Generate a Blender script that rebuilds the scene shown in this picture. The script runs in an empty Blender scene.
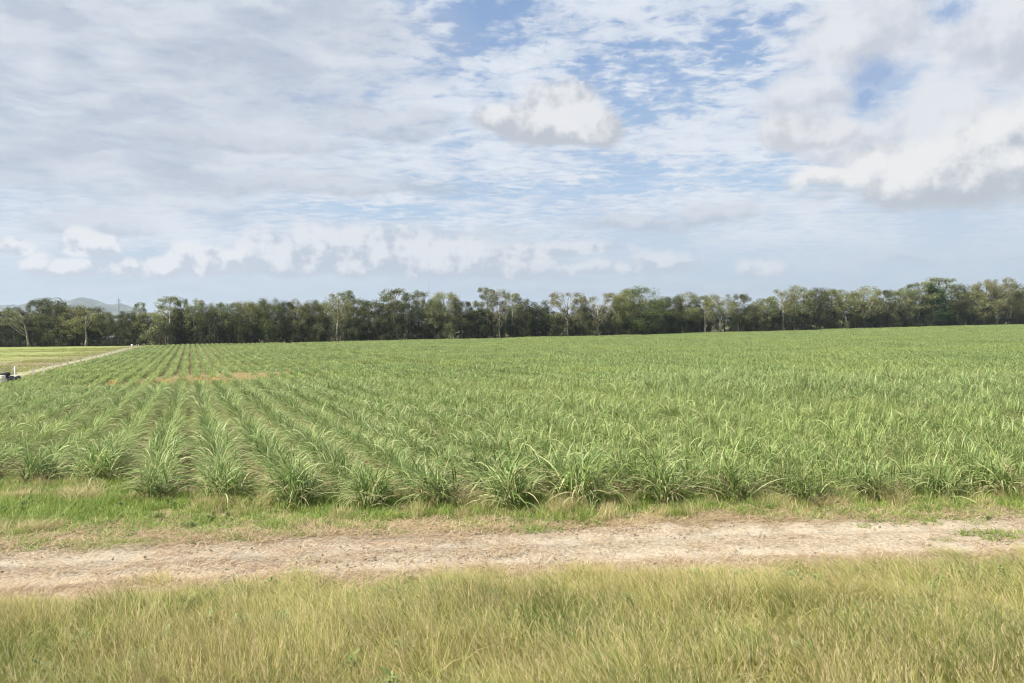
import bpy, math
import numpy as np
from mathutils import Vector, Matrix
rng = np.random.default_rng(7)
PI = math.pi
scene = bpy.context.scene
C = scene.collection

# ------------------------------------------------------------------ camera
F = 740.0; W, H = 1024, 683
CAMZ = 4.0
PITCH = math.atan((341.5-322.7)/F); ROLL = math.radians(0.6)
cam_d = bpy.data.cameras.new('camera'); cam = bpy.data.objects.new('camera', cam_d); C.objects.link(cam)
cam_d.sensor_width = 36; cam_d.lens = F/W*36; cam_d.clip_start = 0.05; cam_d.clip_end = 40000
fw = Vector((0, math.cos(PITCH), -math.sin(PITCH)))
rt = Vector((math.cos(ROLL), 0, -math.sin(ROLL))); rt = (rt - fw*rt.dot(fw)).normalized()
up = rt.cross(fw)
cam.matrix_world = Matrix(((rt.x, up.x, -fw.x, 0), (rt.y, up.y, -fw.y, 0), (rt.z, up.z, -fw.z, CAMZ), (0, 0, 0, 1)))
scene.camera = cam
def ray(px, py):
    return (fw + rt*((px-W/2)/F) + up*((H/2-py)/F)).normalized()
def hor(px): return 328.0 - 0.0104*px

# ------------------------------------------------------------------ numpy noise
_perm = np.random.default_rng(3).random((256, 256))
def vnoise(x, y):
    xi = np.floor(x).astype(int); yi = np.floor(y).astype(int)
    fx = x-xi; fy = y-yi; fx = fx*fx*(3-2*fx); fy = fy*fy*(3-2*fy)
    a = _perm[xi & 255, yi & 255]; b = _perm[(xi+1) & 255, yi & 255]
    c = _perm[xi & 255, (yi+1) & 255]; d = _perm[(xi+1) & 255, (yi+1) & 255]
    return (a*(1-fx)+b*fx)*(1-fy)+(c*(1-fx)+d*fx)*fy
def fbm(x, y, o=4):
    x = np.asarray(x, float); y = np.asarray(y, float); r = 0; a = 0.5
    for i in range(o):
        r = r + a*vnoise(x*2**i+i*17.3, y*2**i-i*9.1); a *= .5
    return r/(1-.5**o)
def sstep(a, b, x):
    t = np.clip((x-a)/(b-a), 0, 1); return t*t*(3-2*t)

# ------------------------------------------------------------------ terrain
CR, SR = 0.9171, 0.3987          # row direction is (-SR, CR); u is measured across the rows
def uw(X, Y): return X*CR+Y*SR, -X*SR+Y*CR
def xy(u, w): return u*CR-w*SR, u*SR+w*CR
_py = [-40, 0, 4, 7, 9, 10.6, 11.4, 13, 17, 29, 50, 86, 150, 250, 400, 9000]
_pz = [1.5, 1.3, 1.0, .62, .36, .12, .06, .04, .03, -.5, -1.15, -1.9, -2.35, -2.55, -2.6, -2.6]
_ys = np.arange(-40, 9000, .25); _zs = np.interp(_ys, _py, _pz)
_k = np.hanning(13); _k /= _k.sum(); _zs = np.convolve(np.pad(_zs, 6, mode='edge'), _k, mode='valid')
def ground(X, Y):
    X = np.asarray(X, float); Y = np.asarray(Y, float)
    z = np.interp(Y-0.05*np.clip(X, -14, 14)*sstep(60, 20, Y), _ys, _zs)
    z = z + 2.3*sstep(-60, 330, X)*sstep(90, 400, Y)
    z = z + (fbm(X*.25, Y*.25, 3)-.5)*.10 + (fbm(X*1.3+5, Y*1.3, 3)-.5)*.05
    return z
def road_y(X): return 12.55+0.075*np.clip(X, -40, 40)-0.0015*np.clip(X, -20, 20)**2
def edge_y(X):                                    # front edge of the cane
    return np.interp(X, [-40, -13, -10, -9, -8, -4, 0, 6, 12, 30], [19.5, 18.9, 18.7, 17.2, 16.5, 15.9, 15.5, 15.6, 16.3, 18.5])
def tree_y(px):                                   # depth of the far tree line along an image column
    r = (px-512)/F
    return np.where(px < 165, 256.0, 657.5/(2.2925-r)+1.5)
def ushift(w): return np.interp(w, [60, 100, 262], [0, .3, 3.9])
def far_w(u):                                     # w of the field's far end (tree line)
    return np.full_like(np.asarray(u, float), 262.5) if True else None

# ------------------------------------------------------------------ helpers
def tag(o, label=None, cat=None, group=None, kind=None):
    if label: o['label'] = label
    if cat: o['category'] = cat
    if group: o['group'] = group
    if kind: o['kind'] = kind
    return o
def mesh_np(name, V, Q, mats, attrs=None, smooth=False, midx=None):
    V = np.asarray(V, np.float32); Q = np.asarray(Q, np.int32); k = Q.shape[1]
    me = bpy.data.meshes.new(name)
    me.vertices.add(len(V)); me.vertices.foreach_set('co', V.ravel())
    me.loops.add(Q.size); me.loops.foreach_set('vertex_index', Q.ravel())
    me.polygons.add(len(Q)); me.polygons.foreach_set('loop_start', np.arange(0, Q.size, k, dtype=np.int32))
    if midx is not None: me.polygons.foreach_set('material_index', np.asarray(midx, np.int32))
    me.update(calc_edges=True)
    me.polygons.foreach_set('use_smooth', np.full(len(Q), smooth))
    for n, a in (attrs or {}).items():
        at = me.attributes.new(n, 'FLOAT', 'POINT'); at.data.foreach_set('value', np.asarray(a, np.float32))
    for m in (mats if isinstance(mats, (list, tuple)) else [mats]): me.materials.append(m)
    return me
def link(name, me, parent=None, loc=None):
    o = bpy.data.objects.new(name, me); C.objects.link(o)
    if parent: o.parent = parent
    if loc is not None: o.location = loc
    return o
class MB:
    """collects boxes and tubes into ONE mesh"""
    def __init__(s): s.V = []; s.Q = []; s.n = 0
    def add(s, V, Q):
        s.V.append(np.asarray(V, float)); s.Q.append(np.asarray(Q, int)+s.n); s.n += len(V)
    def box(s, c, d, rz=0, bev=0.0):
        hx, hy, hz = [q/2 for q in d]; P = []
        b = bev
        if b <= 0:
            P = [(x, y, z) for z in (-hz, hz) for x, y in ((-hx, -hy), (hx, -hy), (hx, hy), (-hx, hy))]
            Q = [(3, 2, 1, 0), (4, 5, 6, 7)]+[(i, (i+1) % 4, 4+(i+1) % 4, 4+i) for i in range(4)]
        else:
            rings = [(-hz, b), (-hz+b, 0), (hz-b, 0), (hz, b)]
            for z, i in rings: P += [(-hx+i, -hy+i, z), (hx-i, -hy+i, z), (hx-i, hy-i, z), (-hx+i, hy-i, z)]
            Q = [(3, 2, 1, 0), (12, 13, 14, 15)]
            for r in range(3): Q += [(4*r+i, 4*r+(i+1) % 4, 4*r+4+(i+1) % 4, 4*r+4+i) for i in range(4)]
        P = np.array(P); ca, sa = math.cos(rz), math.sin(rz)
        P = np.c_[P[:, 0]*ca-P[:, 1]*sa, P[:, 0]*sa+P[:, 1]*ca, P[:, 2]]+np.array(c)
        s.add(P, Q)
    def tube(s, pts, rad, sides=6, caps=True):
        pts = np.asarray(pts, float); rad = np.broadcast_to(np.asarray(rad, float), (len(pts),))
        t = np.gradient(pts, axis=0); t /= np.linalg.norm(t, axis=1)[:, None]+1e-9
        ref = np.array([0, 0, 1.]) if abs(t[0, 2]) < .8 else np.array([1., 0, 0])
        a = np.cross(t, ref); a /= np.linalg.norm(a, axis=1)[:, None]; b = np.cross(t, a)
        an = np.arange(sides)*2*PI/sides
        V = pts[:, None]+rad[:, None, None]*(np.cos(an)[None, :, None]*a[:, None]+np.sin(an)[None, :, None]*b[:, None])
        V = V.reshape(-1, 3); Q = []
        for i in range(len(pts)-1):
            for j in range(sides): Q.append((i*sides+j, i*sides+(j+1) % sides, (i+1)*sides+(j+1) % sides, (i+1)*sides+j))
        n0 = len(V)
        if caps:
            V = np.vstack([V, pts[0], pts[-1]]); e = (len(pts)-1)*sides
            for j in range(0, sides, 2):
                Q.append((n0, (j+2) % sides, (j+1) % sides, j)); Q.append((n0+1, e+j, e+(j+1) % sides, e+(j+2) % sides))
        s.add(V, Q)
    def lathe(s, prof, c=(0, 0, 0), sides=16):
        an = np.arange(sides)*2*PI/sides
        V = np.array([(r*math.cos(a), r*math.sin(a), z) for r, z in prof for a in an])+np.array(c)
        Q = [(i*sides+j, i*sides+(j+1) % sides, (i+1)*sides+(j+1) % sides, (i+1)*sides+j) for i in range(len(prof)-1) for j in range(sides)]
        s.add(V, Q)
    def mesh(s, name, m, smooth=False, **k): return mesh_np(name, np.vstack(s.V), np.vstack(s.Q), m, smooth=smooth, **k)

def strips(base, az, th0, bend, L, Wd, segs=5, roll=None, power=1.3, base_w=.6):
    n = len(az); s = np.linspace(0, 1, segs+1)
    th = th0[:, None]+bend[:, None]*s[None]**power
    st = np.sin(th); ct = np.cos(th); dl = (L/segs)[:, None]
    h = np.concatenate([np.zeros((n, 1)), np.cumsum((st[:, 1:]+st[:, :-1])/2*dl, 1)], 1)
    v = np.concatenate([np.zeros((n, 1)), np.cumsum((ct[:, 1:]+ct[:, :-1])/2*dl, 1)], 1)
    ca, sa = np.cos(az)[:, None], np.sin(az)[:, None]
    P = np.stack([base[:, 0, None]+h*ca, base[:, 1, None]+h*sa, base[:, 2, None]+v], -1)
    if roll is None: roll = np.zeros(n)
    cr, sr = np.cos(roll)[:, None], np.sin(roll)[:, None]
    side = np.stack([-sa*cr-ct*ca*sr, ca*cr-ct*sa*sr, st*sr], -1)
    wp = np.where(s < .3, base_w+(1-base_w)*s/.3, np.clip(1-((s-.3)/.7)**2.2, .06, 1))
    hw = (Wd[:, None]*wp[None]/2)[..., None]
    V = np.stack([P-side*hw, P+side*hw], 2).reshape(-1, 3)
    b = (np.arange(n)*(segs+1)*2)[:, None, None]+(np.arange(segs)*2)[None, :, None]+np.array([0, 1, 3, 2])[None, None]
    sa_ = np.repeat(np.tile(s, n), 2)
    return V, b.reshape(-1, 4), sa_
def rep_attr(vals, segs): return np.repeat(vals, (segs+1)*2)

# ------------------------------------------------------------------ shader helper
class SG:
    def __init__(s, nt): s.nt = nt; s.N = nt.nodes; s.L = nt.links
    def put(s, sock, v):
        if isinstance(v, bpy.types.NodeSocket): s.L.new(v, sock)
        elif v is not None:
            try: sock.default_value = v
            except Exception: sock.default_value = tuple(v)+(1,)
    def m(s, op, a, b=None, c=None, clamp=False):
        n = s.N.new('ShaderNodeMath'); n.operation = op; n.use_clamp = clamp
        s.put(n.inputs[0], a)
        if b is not None: s.put(n.inputs[1], b)
        if c is not None: s.put(n.inputs[2], c)
        return n.outputs[0]
    def vm(s, op, a, b=None, out=0, scale=None):
        n = s.N.new('ShaderNodeVectorMath'); n.operation = op; s.put(n.inputs[0], a)
        if b is not None: s.put(n.inputs[1], b)
        if scale is not None: s.put(n.inputs[3], scale)
        return n.outputs[out]
    def mix(s, f, a, b, mode='MIX'):
        n = s.N.new('ShaderNodeMix'); n.data_type = 'RGBA'; n.blend_type = mode
        s.put(n.inputs[0], f); s.put(n.inputs[6], a if isinstance(a, bpy.types.NodeSocket) else tuple(a)+(1,))
        s.put(n.inputs[7], b if isinstance(b, bpy.types.NodeSocket) else tuple(b)+(1,)); return n.outputs[2]
    def noise(s, vec, scale, detail=3, rough=.5, dist=0, out=0, lac=2.0):
        n = s.N.new('ShaderNodeTexNoise'); s.put(n.inputs['Vector'], vec); n.inputs['Scale'].default_value = scale
        n.inputs['Detail'].default_value = detail; n.inputs['Roughness'].default_value = rough; n.inputs['Distortion'].default_value = dist
        n.inputs['Lacunarity'].default_value = lac
        return n.outputs[out]
    def ss(s, x, a, b, lo=0., hi=1.):
        n = s.N.new('ShaderNodeMapRange'); n.interpolation_type = 'SMOOTHSTEP'; s.put(n.inputs[0], x)
        n.inputs[1].default_value = a; n.inputs[2].default_value = b; n.inputs[3].default_value = lo; n.inputs[4].default_value = hi
        return n.outputs[0]
    def attr(s, name, t='GEOMETRY', out='Fac'):
        n = s.N.new('ShaderNodeAttribute'); n.attribute_name = name; n.attribute_type = t; return n.outputs[out]
    def xyz(s, x, y, z):
        n = s.N.new('ShaderNodeCombineXYZ'); s.put(n.inputs[0], x); s.put(n.inputs[1], y); s.put(n.inputs[2], z); return n.outputs[0]
    def sep(s, v):
        n = s.N.new('ShaderNodeSeparateXYZ'); s.put(n.inputs[0], v); return n.outputs
    def ramp(s, f, stops):
        n = s.N.new('ShaderNodeValToRGB'); s.put(n.inputs[0], f); e = n.color_ramp.elements
        while len(e) < len(stops): e.new(.5)
        for q, (p, c) in zip(e, stops): q.position = p; q.color = tuple(c)+(1,)
        return n.outputs[0]
def new_mat(name):
    m = bpy.data.materials.new(name); m.use_nodes = True; m.node_tree.nodes.clear(); return m, SG(m.node_tree)
def finish(m, g, col, rough=.8, bump=None, bs=.3, bd=.05, spec=.3, trans=0, metal=0):
    p = g.N.new('ShaderNodeBsdfPrincipled'); g.put(p.inputs['Base Color'], col if isinstance(col, bpy.types.NodeSocket) else tuple(col)+(1,))
    g.put(p.inputs['Roughness'], rough); p.inputs['Specular IOR Level'].default_value = spec; p.inputs['Metallic'].default_value = metal
    if bump is not None:
        b = g.N.new('ShaderNodeBump'); b.inputs['Strength'].default_value = bs; b.inputs['Distance'].default_value = bd
        g.put(b.inputs['Height'], bump); g.L.new(b.outputs[0], p.inputs['Normal'])
    o = g.N.new('ShaderNodeOutputMaterial'); sh = p.outputs[0]
    if trans:
        t = g.N.new('ShaderNodeBsdfTranslucent'); g.put(t.inputs[0], col)
        mx = g.N.new('ShaderNodeMixShader'); mx.inputs[0].default_value = trans
        g.L.new(sh, mx.inputs[1]); g.L.new(t.outputs[0], mx.inputs[2]); sh = mx.outputs[0]
    g.L.new(sh, o.inputs[0]); return m
def objrand(g): return g.N.new('ShaderNodeObjectInfo').outputs['Random']
def geopos(g): return g.N.new('ShaderNodeNewGeometry').outputs['Position']

# ------------------------------------------------------------------ materials
def leaf_mat(name, stops, trans=.35, rough=.45, spec=.4, hue=.0, tip=None, objvar=.35, root=None, big=None):
    """stops: colour ramp over the per-leaf random value; tip: colour of the last part of each blade"""
    m, g = new_mat(name)
    r = g.attr('rnd'); c = g.ramp(r, stops)
    if tip: c = g.mix(g.m('MULTIPLY', g.ss(g.attr('s'), .6, 1.0), tip[1]), c, tip[0])
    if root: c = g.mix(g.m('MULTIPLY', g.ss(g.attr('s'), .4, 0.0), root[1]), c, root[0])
    if big: # broad patches over the land
        n = g.noise(geopos(g), big[0], 2, .5); c = g.mix(g.m('MULTIPLY', g.ss(n, .42, .62), big[2]), c, big[1])
    v = g.m('MULTIPLY_ADD', objrand(g), objvar, 1-objvar/2)
    c = g.vm('SCALE', c, scale=v)
    return finish(m, g, c, rough, spec=spec, trans=trans)
M = {}
M['cane'] = leaf_mat('cane_leaf', [(0, (.075, .12, .03)), (.3, (.15, .225, .06)), (.6, (.24, .335, .095)), (.85, (.41, .475, .20)), (.955, (.50, .46, .25)), (1, (.44, .32, .16))],
                     trans=.36, rough=.5, spec=.35, tip=((.38, .44, .18), .45), objvar=.35, big=(.035, (.32, .37, .10), .35))
M['cane_dead'] = leaf_mat('dead_cane_leaf', [(0, (.40, .20, .07)), (.4, (.56, .33, .11)), (.75, (.60, .43, .18)), (1, (.3, .36, .14))], trans=.3, rough=.6, objvar=.35)
M['grass_fg'] = leaf_mat('tall_grass_blade', [(0, (0.076, 0.130, 0.025)), (.22, (0.167, 0.243, 0.050)), (.48, (0.335, 0.373, 0.090)), (.74, (0.518, 0.452, 0.170)), (.93, (0.713, 0.633, 0.320)), (1, (0.389, 0.226, 0.100))],
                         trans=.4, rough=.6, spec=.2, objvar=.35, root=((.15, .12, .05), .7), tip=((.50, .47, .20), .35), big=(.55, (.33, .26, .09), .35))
M['grass_verge'] = leaf_mat('verge_grass_blade', [(0, (0.126, 0.226, 0.039)), (.4, (0.225, 0.328, 0.061)), (.7, (0.343, 0.410, 0.108)), (1, (0.505, 0.482, 0.184))], trans=.4, rough=.5, objvar=.4)
M['grass_dry'] = leaf_mat('dry_grass_blade', [(0, (0.324, 0.324, 0.117)), (.4, (0.495, 0.432, 0.198)), (1, (0.630, 0.522, 0.306))], trans=.4, rough=.55, objvar=.2, root=((.2, .24, .07), .7))
M['paddock_grass'] = leaf_mat('paddock_grass_blade', [(0, (0.187, 0.238, 0.051)), (.5, (0.289, 0.315, 0.085)), (1, (0.425, 0.365, 0.170))], trans=.3, rough=.6, objvar=.3)
M['straw'] = leaf_mat('straw_litter', [(0, (0.240, 0.147, 0.074)), (.5, (0.400, 0.287, 0.162)), (1, (0.544, 0.435, 0.280))], trans=0.0, rough=.8, objvar=.3)
M['weed'] = leaf_mat('weed_leaf', [(0, (.12, .19, .05)), (1, (.27, .34, .11))], trans=.3, rough=.5, objvar=.3)
M['seed'] = leaf_mat('seed_head', [(0, (.40, .30, .14)), (1, (.56, .46, .27))], trans=.2, rough=.8, objvar=.2)
TREE_LEAF = {
 'dusk':  leaf_mat('dusky_gum_leaf', [(0, (0.052, 0.063, 0.023)), (.5, (0.092, 0.103, 0.040)), (1, (0.155, 0.161, 0.069))], trans=.18, rough=.55, spec=.25, objvar=.4),
 'gum':   leaf_mat('gum_leaf', [(0, (0.082, 0.101, 0.037)), (.5, (0.145, 0.169, 0.061)), (1, (0.252, 0.263, 0.110))], trans=.18, rough=.5, objvar=.35),
 'gum2':  leaf_mat('olive_gum_leaf', [(0, (0.098, 0.107, 0.034)), (.5, (0.170, 0.178, 0.059)), (1, (0.279, 0.281, 0.107))], trans=.18, rough=.5, objvar=.35),
 'dark':  leaf_mat('dark_tree_leaf', [(0, (0.021, 0.029, 0.011)), (.5, (0.038, 0.048, 0.020)), (1, (0.071, 0.083, 0.036))], trans=.12, rough=.6, spec=.2, objvar=.5),
 'green': leaf_mat('green_tree_leaf', [(0, (0.059, 0.081, 0.023)), (.5, (0.099, 0.130, 0.036)), (1, (0.161, 0.189, 0.059))], trans=.18, rough=.55, spec=.25, objvar=.25),
 'deep':  leaf_mat('deep_green_leaf', [(0, (0.023, 0.049, 0.014)), (.5, (0.040, 0.085, 0.023)), (1, (0.071, 0.125, 0.036))], trans=.15, rough=.55, spec=.2, objvar=.2),
 'fan':   leaf_mat('pale_fan_leaf', [(0, (0.109, 0.112, 0.040)), (.5, (0.172, 0.165, 0.068)), (1, (0.254, 0.243, 0.112))], trans=.18, rough=.5, objvar=.2)}
def bark(name, a, b):
    m, g = new_mat(name); t = g.N.new('ShaderNodeTexCoord').outputs['Object']
    n = g.noise(g.vm('MULTIPLY', t, (1, 1, .25)), 2.2, 4, .6)
    return finish(m, g, g.mix(g.ss(n, .35, .65), a, b), .85, bump=n, bs=.5, bd=.08)
M['bark_pale'] = bark('pale_gum_bark', (.40, .37, .30), (.18, .155, .115))
M['bark_grey'] = bark('grey_bark', (.24, .20, .15), (.10, .08, .06))

def ground_mat():
    m, g = new_mat('field_soil_and_turf'); p = geopos(g); P2 = g.vm('MULTIPLY', p, (1, 1, 0))
    nb = g.noise(P2, .9, 5, .6); nf = g.noise(P2, 9, 5, .65); nl = g.noise(P2, .07, 4, .6)
    soil = g.mix(g.ss(nf, .3, .7), (.10, .065, .04), (.23, .155, .10))
    turf = g.mix(g.ss(nf, .3, .7), (.13, .15, .05), (.26, .25, .10))
    straw = g.mix(g.ss(nf, .35, .65), (.23, .165, .095), (.50, .40, .25))
    c = g.mix(g.ss(nb, .44, .60), soil, turf)
    c = g.mix(g.m('MULTIPLY', g.attr('strawy'), g.ss(nb, .62, .38)), c, straw)
    pad = g.mix(g.ss(g.noise(P2, .35, 5, .65), .36, .62), (.165, .20, .06), (.27, .285, .105))
    c = g.mix(g.attr('paddock'), c, pad)
    brown = g.mix(g.ss(nb, .4, .6), (.15, .115, .07), (.27, .215, .13))
    pb = g.m('MULTIPLY', g.attr('band'), g.ss(g.noise(g.vm('MULTIPLY', P2, (.25, 1, 0)), .16, 5, .62), .30, .50))
    c = g.mix(pb, c, brown)
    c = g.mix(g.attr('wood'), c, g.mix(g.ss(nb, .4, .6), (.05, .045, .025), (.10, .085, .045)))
    c = g.mix(g.attr('beyond'), c, g.mix(g.ss(nl, .4, .6), (.07, .08, .03), (.15, .14, .06)))
    return finish(m, g, c, .95, bump=nf, bs=.8, bd=.06, spec=.1)
def road_mat():
    m, g = new_mat('pale_dirt_road'); p = geopos(g); P2 = g.vm('MULTIPLY', p, (1, 1, 0))
    ps = g.vm('MULTIPLY', P2, (.35, 1.3, 0)); n1 = g.noise(ps, 1.6, 5, .62); n2 = g.noise(P2, 14, 5, .7); n3 = g.noise(P2, .22, 3, .5)
    c = g.mix(g.ss(n2, .35, .65), (.19, .15, .10), (.39, .325, .235))
    c = g.mix(g.m('MULTIPLY', g.ss(n1, .47, .66), .75), c, g.mix(g.ss(n2, .35, .6), (.19, .125, .08), (.34, .25, .17)))
    # paler sandy towards the right
    sx = g.sep(p)[0]; pale = g.ss(g.m('MULTIPLY_ADD', n3, 8.0, sx), 0, 11)
    c = g.mix(g.m('MULTIPLY', pale, .65), c, g.mix(g.ss(n2, .3, .7), (.34, .285, .20), (.53, .455, .335)))
    # wheel tracks, compacted and greyer
    wt = g.m('MULTIPLY', g.attr('rut'), g.ss(n1, .75, .45)); c = g.mix(g.m('MULTIPLY', wt, .85), c, g.mix(g.ss(n2, .3, .7), (.38, .325, .245), (.50, .435, .335)))
    return finish(m, g, c, .95, bump=g.m('ADD', n2, g.m('MULTIPLY', n1, .6)), bs=.9, bd=.05, spec=.1)
def track_mat():
    m, g = new_mat('sandy_track'); P2 = g.vm('MULTIPLY', geopos(g), (1, 1, 0)); n = g.noise(P2, .8, 5, .65)
    return finish(m, g, g.mix(g.ss(n, .35, .62), (.38, .345, .24), (.21, .22, .10)), .95, bump=n, bs=.4, bd=.05, spec=.1)
def hill_mat():
    m, g = new_mat('wooded_hillside'); P = geopos(g); n = g.noise(P, .006, 6, .65); n2 = g.noise(P, .03, 4, .7)
    c = g.mix(g.ss(n, .42, .60), (.05, .07, .055), (.14, .15, .115)); c = g.mix(g.ss(n2, .5, .7, 0, .5), c, (.05, .07, .03))
    return finish(m, g, c, .95, bump=n2, bs=.7, bd=12, spec=.1)
def plain(name, col, rough=.6, metal=0, dirt=None, spec=.4, sc=6):
    m, g = new_mat(name); t = g.N.new('ShaderNodeTexCoord').outputs['Object']; n = g.noise(t, sc, 5, .65)
    c = g.mix(g.ss(n, .4, .75), col, dirt or tuple(q*.6 for q in col)); return finish(m, g, c, rough, spec=spec, metal=metal, bump=n, bs=.15, bd=.02)
M['ground'] = ground_mat(); M['road'] = road_mat(); M['track'] = track_mat(); M['hill'] = hill_mat()
M['white'] = plain('weathered_white_paint', (.70, .67, .56), dirt=(.50, .47, .37), spec=.2); M['black'] = plain('black_plastic', (.03, .03, .03), .75, spec=.15)
M['concrete'] = plain('pale_concrete', (.6, .57, .5), .9, sc=2); M['steel'] = plain('galvanised_steel', (.42, .43, .44), .5, .4)
M['wire'] = plain('fence_wire', (.35, .34, .32), .5, .6); M['cream'] = plain('cream_wall', (.30, .29, .25), .8, sc=1); M['roof'] = plain('grey_sheet_roof', (.5, .52, .52), .5, sc=1)
M['glass'] = plain('dark_window', (.04, .05, .06), .15)

# ------------------------------------------------------------------ ground sheet
def sinh_axis(lo, hi, c, a, n):
    t0 = math.asinh((lo-c)/a); t1 = math.asinh((hi-c)/a); return c+a*np.sinh(np.linspace(t0, t1, n))
xs = sinh_axis(-7800, 7800, 0, 14, 460); ys = sinh_axis(-300, 7800, 14, 12, 420)
GX, GY = np.meshgrid(xs, ys); GZ = ground(GX, GY); nx, ny = len(xs), len(ys)
idx = np.arange(nx*ny).reshape(ny, nx)
Q = np.stack([idx[:-1, :-1], idx[:-1, 1:], idx[1:, 1:], idx[1:, :-1]], -1).reshape(-1, 4)
U, Wd = uw(GX, GY); PXg = 512+F*GX/np.maximum(GY, 1); TY = tree_y(PXg)
US = U-ushift(Wd); padd = sstep(-16.6, -18.0, US)*(GY < 600)*(GY > 20)
mid = np.interp(PXg, [-100, 0, 60, 100, 145], [112, 118, 135, 165, 230])
band = np.exp(-((GY-mid)/(.2*mid))**2)*padd
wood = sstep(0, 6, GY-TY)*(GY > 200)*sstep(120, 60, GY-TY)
beyond = sstep(60, 120, GY-TY)*(GY > 200)
strawy = np.clip(sstep(19, 16, GY)*sstep(8.8, 10.5, GY)+sstep(10, 9, GY)*.6, 0, 1)
me = mesh_np('ground', np.stack([GX, GY, GZ], -1).reshape(-1, 3), Q, M['ground'],
             dict(paddock=padd.ravel(), band=band.ravel(), wood=wood.ravel(), beyond=beyond.ravel(), strawy=strawy.ravel()), smooth=True)
tag(link('ground', me), kind='structure')

# dirt road
rx = np.arange(-70, 70, .075); rv = np.linspace(-1.9, 1.9, 62)
RX, RV = np.meshgrid(rx, rv); RY = road_y(RX)+RV
edge = 1.22+.35*(fbm(RX*.6, RV*0+3, 3)-.5)+.25*(fbm(RX*2.2, RV*.0+9+np.sign(RV)*5, 3)-.5)
lift = .06-.15*sstep(0, .5, np.abs(RV)-edge)
rut = np.exp(-((RV-.55-.1*np.sin(RX*.3))/.24)**2)+np.exp(-((RV+.62-.1*np.sin(RX*.3+1))/.24)**2)
rough = (fbm(RX*2.0, RY*5.5, 4)-.5)*.085*(1-.6*rut)+(fbm(RX*9, RY*9, 3)-.5)*.03
RZ = ground(RX, RY)+lift+rough-.045*rut
i2 = np.arange(RX.size).reshape(RX.shape); Q = np.stack([i2[:-1, :-1], i2[:-1, 1:], i2[1:, 1:], i2[1:, :-1]], -1).reshape(-1, 4)
tag(link('dirt_road', mesh_np('dirt_road', np.stack([RX, RY, RZ], -1).reshape(-1, 3), Q, M['road'], dict(rut=rut.ravel()), smooth=True)), kind='structure')

# sandy track beside the cane
ws = np.arange(60, 252, 1.0); vs = np.linspace(-1, 1, 9); TW, TV = np.meshgrid(ws, vs)
wid = 1.25+.5*(fbm(TW*.15, TV*0, 3)-.5)*2
TU = -20.4+TV*wid+ushift(TW); TX, TYY = xy(TU, TW); TZ = ground(TX, TYY)+.05-.1*np.abs(TV)**4
i2 = np.arange(TX.size).reshape(TX.shape); Q = np.stack([i2[:-1, :-1], i2[:-1, 1:], i2[1:, 1:], i2[1:, :-1]], -1).reshape(-1, 4)[:, ::-1]
tag(link('sandy_track', mesh_np('sandy_track', np.stack([TX, TYY, TZ], -1).reshape(-1, 3), Q, M['track'], smooth=True)), kind='structure')

# hills
hx = np.linspace(-6200, 2500, 260); hy = np.linspace(4300, 7200, 60); HX, HY = np.meshgrid(hx, hy)
def peak(px, py, w, d=5600, wy=600):
    x = (px-512)/F*d; h = (hor(px)-py)/F*d+CAMZ
    return h*np.exp(-np.abs((HX-x)/w)**1.15)*np.exp(-((HY-d)/wy)**2)
HZ = np.maximum.reduce([peak(86, 296, 380), peak(112, 302, 420, 5500), peak(60, 303, 380), peak(36, 300, 400, 5900), peak(6, 303, 500, 5800), peak(-60, 300, 500), peak(150, 314, 420), peak(300, 318, 900), peak(520, 318, 900), peak(700, 316, 700)])
HZ = HZ*(.78+.36*fbm(HX*.004, HY*.004, 5))+(fbm(HX*.012, HY*.012, 4)-.5)*16*sstep(5, 80, HZ)-6
i2 = np.arange(HX.size).reshape(HX.shape); Q = np.stack([i2[:-1, :-1], i2[:-1, 1:], i2[1:, 1:], i2[1:, :-1]], -1).reshape(-1, 4)
tag(link('hills', mesh_np('hills', np.stack([HX, HY, HZ], -1).reshape(-1, 3), Q, M['hill'], smooth=True)), kind='structure')

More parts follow.
